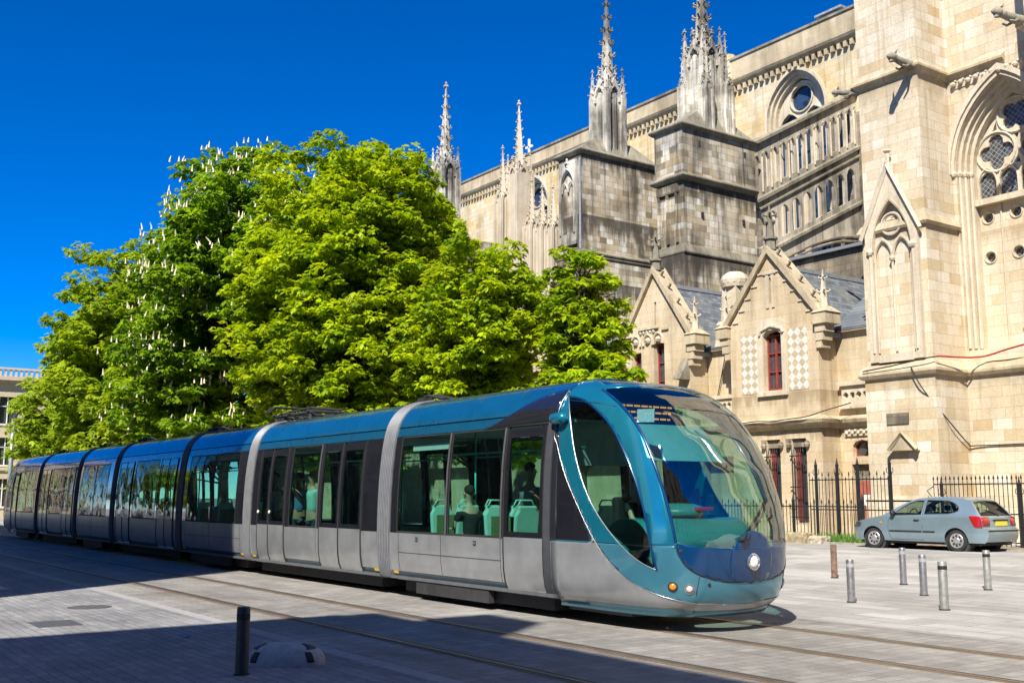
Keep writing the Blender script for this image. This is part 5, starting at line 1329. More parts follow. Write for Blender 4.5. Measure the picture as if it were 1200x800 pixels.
tree(-27.2, 18.2, [(-27.0,18.2,6.9,2.1,2.0,2.9),(-26.0,18.0,7.0,1.0,1.1,1.4),(-25.0,18.0,3.7,1.4,1.4,1.0),(-28.5,18.3,4.6,2,2,1.8)], m_leaf_lime, 'mid-sized bright green tree between the young tree and the tallest broad tree', 'tree', 'broadleaf_tree', .25, 52, 5, .16, clump=.64, fill=.15)
tree(-37.2, 18.6, [(-37.2,18.6,9.4,4.6,4.3,5.9),(-34.2,18.0,7.2,3.2,3.2,4.2),(-33.6,18.2,11.4,2.6,2.6,2.7),(-39.8,18.8,7.0,3.2,3.2,4.2)], m_leaf_lime, 'broad yellow-green tree with the widest crown, behind the middle of the tram', 'tree', 'broadleaf_tree', .29, 70, 8, .34, clump=.88, fill=.35)
tree(-51.5, 19.2, [(-51.5,19.2,11.6,4.4,4.4,6.8),(-47.6,19.0,13.8,3.6,3.4,4.1),(-55,19.0,8.0,4.2,4.0,5.0)], m_leaf_chest, 'tall dark green horse chestnut covered with pale blossom candles', 'tree', 'chestnut_tree', .37, 62, 11, .38, clump=1.08, blossom=2000, droop=.6)
tree(-67.5, 19.6, [(-67.5,19.6,10.0,5.6,5,7.2),(-75,19.6,7.0,5.4,5,5.4),(-72,19.6,10.0,4.0,4,4.2),(-61.5,19.2,7.0,3.5,3.5,4.5)], m_leaf_back, 'loose olive-green tree at the far end of the row beside the pale building', 'tree', 'broadleaf_tree', .46, 66, 14, .34, nleaf=4, clump=1.3, fill=.4)
tree(-90, 20.5, [(-90,20.5,5.6,3.5,3.5,3.6)], m_leaf_back, 'small distant tree in front of the pale classical building', 'tree', 'broadleaf_tree', .6, 30, 15, .2, nleaf=3, clump=1.4)

# ------------------------------------------------------------------ street furniture
m_steel = plain('brushed_steel_bollard', (.42,.43,.45), .38, .85, var=.25, sc=20)
m_dsteel = plain('dark_painted_bollard', (.045,.048,.055), .5, .3, var=.3, sc=20)
m_rusty = plain('weathered_rusty_post', (.20,.13,.09), .85, .1, var=.6, sc=14, bump=.5)
def bollard(px, py, h, r, mat, label, group=None, rusty=False, zg=None):
    p = gz(px, py, 0); p = gz(px, py, gh(p[1])); zg = gh(p[1]); o = thing('bollard', (p[0], p[1], zg), label, 'bollard', group)
    b = MB(); b.lathe([(r,zg-.05),(r,zg+h-.012),(r*.93,zg+h)], p[0], p[1], 28); b.build('post', mat, o, auto=40)
    b = MB(); b.lathe([(r*1.25,zg-.01),(r*1.25,zg+.006),(r*1.05,zg+.014)], p[0], p[1], 28); b.build('foot_ring', m_iron, o, auto=40)
    if not rusty:
        b = MB(); b.lathe([(r*1.02,zg+h-.115),(r*1.02,zg+h-.06)], p[0], p[1], 28); b.build('band', plain('reflective_band', (.55,.56,.58), .3, .5) if mat is m_steel else m_iron, o, auto=40)
    return o
G = 'steel bollards on the pale slabs'
bollard(998, 705, .66, .062, m_steel, 'bluish steel bollard nearest the nose of the tram', G)
bollard(1059, 683, .67, .062, m_steel, 'steel bollard farthest back, behind the pair in the middle', G)
bollard(1083, 697, .67, .062, m_steel, 'bright steel bollard between the farthest and the nearest grey bollards', G)
bollard(1107, 714, .70, .066, plain('dull_galvanised_bollard', (.36,.37,.34), .5, .6, var=.3, sc=16), 'dull grey bollard standing closest to the viewer on the slabs', G)
bollard(1158, 689, .68, .062, plain('pale_galvanised_bollard', (.40,.41,.39), .45, .6, var=.3, sc=16), 'scuffed grey bollard standing alone at the right, before the car', G)
bollard(978, 675, .66, .062, m_rusty, 'flaking rust-brown post beside the nose of the tram', None, True)
bollard(283, 790, .62, .062, m_dsteel, 'dark bollard standing in the shaded paving in the foreground')
# low domed concrete lane divider
p = gz(334, 777, 0); o = thing('lane_divider', (p[0], p[1], 0), 'low domed concrete divider with dark reflectors beside the dark bollard', 'lane divider')
m_conc = plain('scuffed_concrete', (.38,.38,.37), .8, var=.3, sc=12, bump=.3)
def dome(u, v):      # u around, v up
    a = u; c, s_ = math.cos(a), math.sin(a); q = (abs(c)**2.6+abs(s_)**2.6)**(-1/2.6); k = (1-v**2.2)**.5 if v < 1 else 0
    k = (1-v**2.4)**.42 if v < 1 else 0; a2 = math.radians(20); X, Y = .40*q*c*k, .24*q*s_*k
    return Vector((p[0]+X*math.sin(YAW)+Y*math.cos(YAW)*-1, p[1]+X*math.cos(YAW)+Y*math.sin(YAW)*1, .215*v))
b = MB(); nu, nv_ = 44, 12
vs = [dome(2*PI*i/nu, j/nv_) for j in range(nv_) for i in range(nu)]+[dome(0, 1)]
b.add(vs, [(j*nu+i, j*nu+(i+1)%nu, (j+1)*nu+(i+1)%nu, (j+1)*nu+i) for j in range(nv_-1) for i in range(nu)]+[((nv_-1)*nu+i, (nv_-1)*nu+(i+1)%nu, nv_*nu) for i in range(nu)])
b.build('dome', m_conc, o, smooth=True, fix=True)
def on_dome(name, u0, u1, v0, v1, mat, taper=0):
    b = MB(); m = 7; vs = []
    for i in range(m):
        for j in range(m):
            v = v0+(v1-v0)*j/(m-1); k = 1-taper*j/(m-1); uc = (u0+u1)/2; u = uc+(u0-uc+(u1-u0)*i/(m-1))*k
            d = dome(u, v); n = (d-Vector((p[0], p[1], .0))).normalized(); vs.append(d+n*.006)
    b.add(vs, [(i*m+j, (i+1)*m+j, (i+1)*m+j+1, i*m+j+1) for i in range(m-1) for j in range(m-1)]); q = b.build(name, mat, o, smooth=True); q.modifiers.new('t', 'SOLIDIFY').thickness = .01
on_dome('reflector', 3.92, 4.12, .18, .62, m_iron); on_dome('reflector', 5.36, 5.56, .18, .62, m_iron)
on_dome('dark_facet', 3.0, 3.9, .72, .93, m_dsteel, .5); on_dome('dark_facet', 5.5, 6.4, .72, .93, m_dsteel, .5)
# iron railings
def railing(x0, x1, y, zg, h, pitch, label, post_x=(), ph=None, name='iron_railing', grp='iron railings in front of the cathedral', tall=None):
    o = thing(name, ((x0+x1)/2, y, zg), label, 'railing', grp)
    b = MB(); n = int((x1-x0)/pitch)
    for i in range(n+1):
        x = x0+(x1-x0)*i/n
        hh = h*(1 if i % 2 == 0 or tall is None else tall); b.cone(x, y, zg+.05, zg+hh-.12, .012, .012, 5); b.cone(x, y, zg+hh-.14, zg+hh-.10, .012, .03, 5); b.cone(x, y, zg+hh-.10, zg+hh, .028, .002, 5)
    b.build('spear_bars', m_iron, o)
    b = MB()
    for z in (.16, h*.46, h-.26) if h > 1.5 else (.14, h-.24): b.box(x0, x1, y-.014, y+.014, zg+z-.018, zg+z+.018)
    b.build('rail', m_iron, o)
    for x in post_x:
        b = MB(); q = ph or h+.12; b.box(x-.035, x+.035, y-.035, y+.035, zg-.1, zg+q-.2); b.cone(x, y, zg+q-.2, zg+q-.16, .05, .06, 8); b.cone(x, y, zg+q-.16, zg+q+.05, .045, .004, 8)
        for s in (-1, 1): b.tube([(x+s*.03, y, zg+q-.5), (x+s*.12, y, zg+q-.42), (x+s*.10, y, zg+q-.3)], .012, 5)
        b.build('post', m_iron, o)
    return o
yf = 28.4; zf_ = .22
xx = lambda px: gy(px, 600, yf)[0]
railing(xx(950), xx(1047), yf, zf_, gy(985,552,yf)[2]-zf_, .125, 'tall spiked iron gate railing before the red door', (xx(958), xx(983), xx(1007), xx(1045)), gy(983,538,yf)[2]-zf_, tall=.93)
yl = 27.6; xx2 = lambda px: gy(px, 600, yl)[0]
railing(xx2(840), xx2(1012), yl, zf_+.0, gy(930,584,yl)[2]-zf_, .14, 'lower iron railing beside the nose of the tram', (xx2(930), xx2(1011)), tall=.9)
yr = 29.0; xx3 = lambda px: gy(px, 600, yr)[0]
rr = railing(xx3(1096), -6, yr, zf_, gy(1150,556,yr)[2]-zf_, .135, 'long iron railing behind the parked car', (xx3(1105), xx3(1105)+2.4, xx3(1105)+4.8), gy(1150,556,yr)[2]-zf_-.1)
b = MB(); x = xx3(1096); b.tube([(x, yr, zf_+1.75), (x-.22, yr-.02, zf_+1.62), (x+.02, yr, zf_+1.3)], .016, 5); b.tube([(x-.2, yr, zf_+1.45), (x+.1, yr, zf_+1.05)], .016, 5); b.build('stay', m_iron, rr)
# plinth stones, timber, verge
m_moss = plain('mossy_rubble', (.38,.31,.20), .95, var=.6, sc=7, bump=.9)
verge = MB(); verge.box(-40, 0, 27.1, 29.6, .1, gh(28)+.006); tag(verge.build('verge', plain('dusty_earth_verge', (.27,.22,.15), .95, var=.5, sc=5, bump=.8)), kind='structure')
kb = MB(); kb.box(-40, 0, 26.95, 27.1, .1, gh(27)+.05); tag(kb.build('kerb', plain('worn_kerb_stone', (.33,.31,.27), .9, var=.4, sc=6, bump=.5)), kind='structure')
def rubble(px0, px1, py0, py1, y, label, mat, name='stone_block', cat='stone block'):
    a = gy(px0, py1, y); c = gy(px1, py0, y); b = MB(); b.box(a[0], c[0], y-.25, y+.25, min(a[2], .2), c[2])
    o = b.build(name, mat, origin=((a[0]+c[0])/2, y, .2), bevel=.05); bm = bmesh.new(); bm.from_mesh(o.data); bmesh.ops.subdivide_edges(bm, edges=bm.edges, cuts=5, use_grid_fill=True)
    for v in bm.verts: v.co += Vector([random.uniform(-.02, .02) for _ in range(3)])
    bm.to_mesh(o.data); bm.free(); return tag(o, label, cat)
rubble(925, 947, 624, 648, 26.7, 'mossy rough stone block at the foot of the railing by the tram nose', m_moss)
rubble(948, 968, 628, 646, 27.0, 'smaller pale stone block right of the mossy block', plain('pale_rubble', (.46,.40,.30), .95, var=.5, sc=9, bump=.9))
rubble(923, 949, 647, 657, 25.2, 'orange-brown timber baulk lying before the mossy block', plain('ochre_timber', (.42,.22,.09), .8, var=.4, sc=9, bump=.4), 'timber_baulk', 'timber')
gb = MB(); rs = np.random.RandomState(4)
for i in range(900):
    x = xx2(rs.choice([985, 992, 998, 940, 1008, 970]))+rs.normal(0, .28); y = 27.35+rs.normal(0, .13); h = rs.uniform(.12, .42); a = rs.uniform(0, 6.3); w_ = .02
    gb.add([(x-w_*math.cos(a), y-w_*math.sin(a), .22), (x+w_*math.cos(a), y+w_*math.sin(a), .22), (x+rs.normal(0,.10), y+rs.normal(0,.10), .22+h)], [(0,1,2)])
tag(gb.build('grass', plain('weed_green', (.10,.22,.03), .8, var=.4)), kind='stuff')
# street lamp at the far left
p1 = gy(16, 492, 14.5); o = thing('street_lamp', (p1[0], 14.5, 0), 'tall grey street lamp with a bent arm beyond the tail of the tram', 'street lamp')
m_lampm = plain('lamp_grey_paint', (.30,.33,.36), .5, .4)
b = MB(); b.tube([(p1[0], 14.5, 0), (p1[0], 14.5, p1[2])], .17, 10, r1=.13); b.build('mast', m_lampm, o, smooth=True)
b = MB(); p2_ = gy(33, 466, 14.5); b.tube([(p1[0], 14.5, p1[2]-.1), (p1[0]+.15, 14.6, p1[2]+.3), (p1[0]+.7, 14.9, p1[2]+1.1)], .13, 8, r1=.10); b.build('arm', m_lampm, o, smooth=True)
b = MB(); b.box(p1[0]+.5, p1[0]+2.3, 14.7, 15.2, p1[2]+1.05, p1[2]+1.22); b.build('lamp_head', m_lampm, o, bevel=.05)

# ------------------------------------------------------------------ buildings round the square
m_fac = stone('shaded_facade_stone', [(.46,.40,.30),(.50,.44,.33),(.43,.37,.27)], .35, (.2,.17,.12), .9, .4, .006)
m_fac2 = stone('far_cream_facade', [(.58,.47,.32),(.62,.52,.37)], .3, (.3,.24,.16), 1.0, .45, .006)
m_tile = plain('red_clay_tiles', (.38,.17,.09), .85, var=.4, sc=5, bump=.5)
m_shut = plain('grey_shutter_paint', (.35,.37,.38), .6)
def block(name, x0, x1, y0, y1, h, faces, label, mat, pitch=3.2, floors=5, win=(1.2, 2.1), hip=2.2):
    o = thing(name, ((x0+x1)/2, (y0+y1)/2, 0), label, 'building'); fh = (h-1.4)/floors; T = .35
    for f in faces:
        L = (x1-x0) if f in '-+' else (y1-y0); n = max(1, int(L/pitch)); hs_ = []
        for j in range(floors):
            for i in range(n):
                c = L*(i+.5)/n; z = .9+fh*j; hs_.append(rect(c-win[0]/2, c+win[0]/2, z, z+min(win[1], fh-.9)))
        O, U = {'+': ((x1, y1, 0), (-1,0,0)), 'E': ((x1, y0, 0), (0,1,0)), 'W': ((x0, y1, 0), (0,-1,0)), '-': ((x0, y0, 0), (1,0,0))}[f]
        b = MB(); b.plate([rect(0, L, -.1, h)]+hs_, O, U, Z_, T); w_ = b.build('facade', mat, o)
        Nn = Vector(U).cross(Vector(Z_)); b = MB(); b.plate([rect(.2, L-.2, .2, h-.5)], Vector(O)-Nn*.3, U, Z_, .03); b.build('glazing', m_pane, w_)
        b = MB()
        for q in hs_:
            c = (q[0][0]+q[1][0])/2
            b.plate([rect(q[0][0]-.06, q[1][0]+.06, q[0][1]-.14, q[0][1]-.02)], Vector(O)+Nn*.1, U, Z_, .2)
            b.plate([rect(c-.04, c+.04, q[0][1], q[2][1])], Vector(O)-Nn*.2, U, Z_, .05); b.plate([rect(q[0][0], q[1][0], (q[0][1]+q[2][1])/2+.3, (q[0][1]+q[2][1])/2+.36)], Vector(O)-Nn*.2, U, Z_, .05)
        b.build('window_trim', m_white if mat is m_fac2 else m_shut, w_)
        b = MB()
        for z, d, t_ in ((fh+.45, .15, .25), (h-.5, .35, .2), (h-.3, .5, .3)): b.plate([rect(-.05, L+.05, z, z+t_)], Vector(O)+Nn*d, U, Z_, d-.002)
        for i in range(int(L/.4)): b.plate([rect(i*.4, i*.4+.16, h+.02, h+.62)], Vector(O)-Nn*.1, U, Z_, .15)
        b.plate([rect(0, L, h+.622, h+.78)], Vector(O)-Nn*.02, U, Z_, .3); b.build('cornice', m_cornice if mat is m_fac else mat, w_)
    b = MB(); q = .42; b.box(x0+q, x1-q, y0+q, y1-q, h-.4, h); b.add([(x0+.6,y0+.6,h+.002),(x1-.6,y0+.6,h+.002),(x1-.6,y1-.6,h+.002),(x0+.6,y1-.6,h+.002),(x0+4,y0+4,h+hip),(x1-4,y0+4,h+hip),(x1-4,y1-4,h+hip),(x0+4,y1-4,h+hip)], [(0,1,5,4),(1,2,6,5),(2,3,7,6),(3,0,4,7),(4,5,6,7)]); b.build('roof', m_tile, o)
    return o
A_ = block('town_house', -5.1, 26, -19, -5.2, 15.9, '+EW', 'stone town house behind the viewer that shades the foreground paving', m_fac)
b = MB(); b.box(-2.9, -1.6, -6.6, -5.6, 15.5, 18.8); b.build('chimney', m_tile, A_)
B_ = block('town_house', -62, -15.07, -18, -3.0, 19.6, '+EW', 'long stone terrace left of the street that shades the rear of the tram', m_fac)
C_b = block('classical_building', -112, -95, -5, 27, 11.4, 'E-', 'sunlit cream classical building closing the square behind the tram tail', m_fac2, 3.6, 3, (1.3, 2.2), .5)
tree(-104, -15, [(-104,-15,6,5,5,5)], m_leaf_back, 'round tree at the open corner beyond the shaded terrace', 'tree', 'broadleaf_tree', .8, 26, 21, .3, nleaf=3, clump=1.7)
block('office_building', 34, 50, -30, 60, 17, 'W', 'cream stone building far behind the viewer across the square', m_fac2, 2.4, 5)
# ------------------------------------------------------------------ parked hatchback
m_car = metal_paint('blue_grey_car_paint', (.27,.37,.43), .3, .55, 1, .08)
m_cglass = glassy('car_glass', (.55,.66,.58), .8, .015)
m_plastic = plain('black_plastic_trim', (.018,.019,.02), .55, var=.2)
m_tyre = plain('tyre_rubber', (.022,.022,.022), .85, var=.3)
m_hub = plain('silver_hubcap', (.52,.53,.54), .35, .7, var=.15)
m_red = plain('tail_lamp_red', (.32,.01,.01), .12, 0, 1); m_orl = plain('lamp_orange', (.8,.25,.02), .15, 0, 1); m_plate = plain('yellow_plate', (.80,.60,.04), .4)
m_cseat = plain('dark_car_interior', (.035,.037,.04), .85)
CY = 26.2; pr_ = gz(1125, 645, .235); pf_ = gz(1028, 643.5, .235)
CYN = (pr_[1]+pf_[1])/2; CZ = .235; XR = pr_[0]; XF = XR-2.52; XR += .30; XF += .30; S0 = XF-.80      # near-side wheel line, front bumper at S0
CYC = CYN+.80                                                                 # car's centre line
car = thing('parked_car', (XR-1.2, CYC, CZ), 'blue-grey three-door hatchback parked by the railing, tail towards the viewer', 'car')
OUT = spl([(.02,.24),(.0,.42),(.04,.58),(.14,.68),(.40,.77),(.85,.86),(1.12,.92)], 4)[:-1]+spl([(1.12,.92),(1.45,1.10),(1.80,1.275),(2.05,1.36),(2.45,1.40),(2.95,1.405),(3.35,1.385),(3.62,1.33)], 4)[:-1]+spl([(3.62,1.33),(3.80,1.14),(3.97,.93),(4.02,.88)], 3)[:-1]+spl([(4.02,.88),(4.04,.72),(4.06,.62),(4.15,.58),(4.16,.42),(4.10,.27)], 4)
def hwid(s, z):
    w_ = .845*(1-.30*max(0, (.55-s)/.55)**2.2-.17*max(0, (s-3.75)/.42)**2.2)
    if z < .45: w_ -= .05*((.45-z)/.2)**1.5
    if z > .62: w_ -= .03*(z-.62)/.3
    if z > .90: w_ -= (z-.90)*.46
    return w_
def cp(s, z, side, off=0): return (S0+s, CYC-side*(hwid(s, z)+off), CZ+z)
side_poly = OUT+[(4.05,.235),(.1,.235)]
gs = [i*4.17/104 for i in range(105)]; gzs = [.2+i*1.22/34 for i in range(35)]
cells = [[(gs[i], gzs[j]), (gs[i+1], gzs[j]), (gs[i+1], gzs[j+1]), (gs[i], gzs[j+1])] for i in range(104) for j in range(34)]
body_cells, _ = clip(cells, lambda s, z: sdpoly(side_poly, s, z))
WS = (.80, 3.32)
for ws_ in WS: _, body_cells = clip(body_cells, lambda s, z: .335-math.hypot(s-ws_, z-.285))
FW = [(1.42,.925),(2.30,.955),(2.30,1.315),(2.10,1.31),(1.90,1.25),(1.66,1.115)]; RW = [(2.40,.965),(3.10,.985)]+spl([(3.10,.985),(3.34,1.05),(3.36,1.13),(3.22,1.24),(3.02,1.31)], 4)[1:]+[(2.40,1.325)]
wf, body_cells = clip(body_cells, lambda s, z: sdpoly(FW, s, z)); wr, body_cells = clip(body_cells, lambda s, z: sdpoly(RW, s, z))
def cells_mesh(pl, side, off=0):
    b = MB(); idx = {}; vs = []; fs = []
    for q in pl:
        f = []
        for c in q:
            k = (round(c[0], 5), round(c[1], 5))
            if k not in idx: idx[k] = len(vs); vs.append(cp(c[0], c[1], side, off))
            f.append(idx[k])
        f = [v for i, v in enumerate(f) if v != f[i-1]]
        if len(set(f)) > 2: fs.append(tuple(f) if side > 0 else tuple(f[::-1]))
    b.add(vs, fs); return b
def strip(i0, i1, off=0, inset=0, ny=12, crown=.03):
    """skin across the car between outline points i0..i1"""
    b = MB(); vs = []; pts = OUT[i0:i1+1]
    for (s, z) in pts:
        w_ = hwid(s, z)-inset
        for j in range(ny+1):
            t = -1+2*j/ny; cr = crown*(1-t*t); d = (1-abs(t)**6)
            nx = -1 if s < .1 else (1 if s > 3.7 else 0); bulge = .07*(1-t*t)*(nx if s < .1 or s > 3.9 else 0)
            vs.append((S0+s+bulge+(off*.6 if s > 3.6 else 0), CYC-t*w_, CZ+z+cr*(1 if .1 < s < 3.9 else 0)+off))
    n = ny+1; b.add(vs, [(i*n+j, (i+1)*n+j, (i+1)*n+j+1, i*n+j+1)[::-1] for i in range(len(pts)-1) for j in range(ny)]); return b
iw0 = next(i for i, p in enumerate(OUT) if p[0] >= 1.15); iw1 = next(i for i, p in enumerate(OUT) if p[0] >= 2.0); ir0 = next(i for i, p in enumerate(OUT) if p[0] >= 3.64); ir1 = next(i for i, p in enumerate(OUT) if p[0] >= 3.96)
b = MB()
for side in (1, -1):
    q = cells_mesh(body_cells, side); b.add(q.v, q.f)
for i0, i1 in ((0, iw0), (iw1, ir0), (ir1, len(OUT)-1)): q = strip(i0, i1); b.add(q.v, q.f)
for (i0, i1) in ((iw0, iw1), (ir0, ir1)):                      # pillars either side of the screens
    for t in (-1, 1):
        pts = OUT[i0:i1+1]; vs = []
        for s, z in pts: w_ = hwid(s, z); vs += [(S0+s, CYC-t*w_, CZ+z), (S0+s, CYC-t*(w_-.07), CZ+z+.008)]
        b.add(vs, [((k*2, k*2+2, k*2+3, k*2+1) if t < 0 else (k*2, k*2+1, k*2+3, k*2+2)) for k in range(len(pts)-1)])
cb = b.build('car_body', m_car, car, auto=35, fix=True)
for side in (1, -1):
    for nm, pl in (('door_window', wf), ('quarter_window', wr)): cells_mesh(pl, side, -.006).build(nm, m_cglass, car, smooth=True)
    for poly in (FW, RW):
        b = MB(); b.tube([cp(s, z, side, .002) for s, z in poly], .014, 5, True); b.build('window_seal', m_plastic, car)
    b = MB(); b.tube([cp(s, z, side, .001) for s, z in spl([(1.36,.30),(1.30,.50),(1.30,.75),(1.38,.90)])], .005, 4); b.tube([cp(s, z, side, .001) for s, z in ((2.35,.28),(2.35,.60),(2.35,.93),(2.34,1.34))], .006, 4); b.tube([cp(s, z, side, .001) for s, z in ((1.36,.28),(2.35,.28))], .005, 4)
    b.build('door_gap', m_plastic, cb)
    b = MB(); vs = []
    for s0, s1 in ((1.34,2.33),(2.37,2.72)): b.tube([cp(s0, .50, side, .004), cp(s1, .50, side, .004)], .022, 4)
    b.build('rubbing_strip', m_plastic, cb)
    b = MB(); b.tube([cp(2.10, .80, side, .01), cp(2.22, .80, side, .025), cp(2.26, .80, side, .01)], .018, 6); b.build('door_handle', m_plastic, cb)
    b = MB(); c = cp(1.46, .98, side, .10); b.disc((c[0]-.04, c[1], c[2]), (1, 0, 0), [(.03,0),(.075,.02),(.085,.07),(.07,.10),(0,.105)], 12); b.build('wing_mirror', m_car if False else m_plastic, car, smooth=True)
    b = MB(); pl, _ = clip(body_cells, lambda s, z: sdpoly([(3.70,.93),(3.86,.64),(4.2,.62),(4.2,.90),(3.9,.93)], s, z)); q = cells_mesh(pl, side, .012); lo = q.build('tail_lamp', m_red, car, smooth=True); lo.modifiers.new('t', 'SOLIDIFY').thickness = .012
    b = MB(); pl, _ = clip(body_cells, lambda s, z: sdpoly([(-.1,.56),(.38,.60),(.42,.72),(.1,.74)], s, z)); q = cells_mesh(pl, side, .010); lo = q.build('headlight', m_pane, car, smooth=True)
    b = MB(); c = cp(1.06, .72, side, .004); b.disc(c, (0, -side, 0), [(.03,0),(.022,.012),(0,.014)], 10); b.build('side_repeater', m_orl, car)
q = strip(iw0, iw1, .004, .06, crown=.03); q.build('windscreen', m_cglass, car, smooth=True)
q = strip(ir0, ir1, .004, .08, crown=.03); q.build('rear_window', m_cglass, car, smooth=True)
# tail: lamps wrap round, plate, bumper strip, wiper, exhaust
for t in (-1, 1):
    b = MB(); vs = []
    for (s, z) in ((4.035,.67),(4.025,.79),(3.99,.90)):
        for k in range(5):
            u = (.98-.34*k/4); w_ = hwid(min(s, 4.0), z); vs.append((S0+s+.07*(1-u*u)+.014, CYC+t*u*w_, CZ+z))
    b.add(vs, [tuple(i*5+j+o for o in ((0,1,6,5) if t > 0 else (0,5,6,1))) for i in range(2) for j in range(4)]); lo = b.build('tail_lamp', m_red, car, smooth=True); lo.modifiers.new('t', 'SOLIDIFY').thickness = .012
b = MB(); b.box(S0+4.105, S0+4.125, CYC-.26, CYC+.26, CZ+.68, CZ+.79); b.build('number_plate', m_plate, car)
b = MB(); b.box(S0+4.09, S0+4.118, CYC-.34, CYC+.34, CZ+.80, CZ+.84); b.build('tailgate_trim', m_plastic, car)
b = MB(); b.tube([(S0+4.165+.06*(1-t*t), CYC+t*.70, CZ+.555) for t in [-1+i/6 for i in range(13)]], .022, 5); b.build('bumper_strip', m_plastic, car)
b = MB(); b.tube([(S0+4.06, CYC, CZ+.93), (S0+3.98, CYC-.18, CZ+1.02), (S0+3.89, CYC-.42, CZ+1.09)], .012, 5); b.build('rear_wiper', m_plastic, car)
b = MB(); b.tube([(S0+3.6, CYC+.45, CZ+.24), (S0+4.2, CYC+.45, CZ+.24)], .03, 10); b.build('exhaust_pipe', m_hub, car)
b = MB(); b.tube([(S0+4.05, CYC-.1, CZ+1.36+.02), (S0+3.5, CYC-.1, CZ+1.42)], .004, 4) ; b.box(S0+.35, S0+3.95, CYC-.72, CYC+.72, CZ+.17, CZ+.30); b.build('underside', m_cseat, car)
for side in (1, -1):
    for ws_ in WS:       # wheel-arch liner and wheel
        b = MB(); b.disc((S0+ws_, CYC-side*.50, CZ+.285), (0, -side, 0), [(.36,0),(.36,.25)], 24); b.build('wheel_arch', m_cseat, cb)
        c = Vector((S0+ws_, CYC-side*.64, CZ+.285)); b = MB(); b.disc(c, (0, -side, 0), [(.18,0),(.27,.0),(.285,.02),(.29,.08),(.285,.145),(.265,.17),(.20,.175),(.19,.15)], 36); wh = b.build('tyre', m_tyre, car, auto=40)
        b = MB(); b.disc(c, (0, -side, 0), [(.195,.10),(.20,.165),(.185,.18),(.17,.172),(.09,.165),(.07,.19),(0,.195)], 32); rm = b.build('hubcap', m_hub, wh, auto=35)
        b = MB()
        for k in range(8):
            a = 2*PI*k/8; u = c+Vector((math.cos(a)*.125, -side*.168, math.sin(a)*.125)); b.disc(u, (0, -side, 0), [(.030,.0),(.030,.006)], 8)
        b.build('rim_slots', m_tyre, wh)
# interior: dark seats and dashboard
def cushion(b, s, y, w_, h): b.box(S0+s, S0+s+.14, y-w_/2, y+w_/2, CZ+.45, CZ+h); b.box(S0+s-.42, S0+s, y-w_/2, y+w_/2, CZ+.40, CZ+.55)
b = MB(); cushion(b, 2.30, CYC-.35, .46, 1.02); b.box(S0+2.34, S0+2.42, CYC-.46, CYC-.24, CZ+1.04, CZ+1.20); b.build('seat', m_cseat, car, bevel=.03)
b = MB(); cushion(b, 2.30, CYC+.35, .46, 1.02); b.box(S0+2.34, S0+2.42, CYC+.24, CYC+.46, CZ+1.04, CZ+1.20); b.build('seat', m_cseat, car, bevel=.03)
b = MB(); cushion(b, 3.10, CYC, 1.2, .98); b.box(S0+3.16, S0+3.24, CYC-.5, CYC-.26, CZ+.98, CZ+1.14); b.box(S0+3.16, S0+3.24, CYC+.26, CYC+.5, CZ+.98, CZ+1.14); b.build('rear_seat', m_cseat, car, bevel=.03)
b = MB(); b.box(S0+1.2, S0+1.6, CYC-.68, CYC+.68, CZ+.6, CZ+.93); b.build('dashboard', m_cseat, car, bevel=.04)
b = MB(); st = Vector((S0+1.78, CYC-.36, CZ+.92)); b.tube([st+Vector((.10*math.sin(a)*.4, .18*math.cos(a), .18*math.sin(a))) for a in [2*PI*i/20 for i in range(20)]], .014, 6, True); b.build('steering_wheel', m_cseat, car, smooth=True)

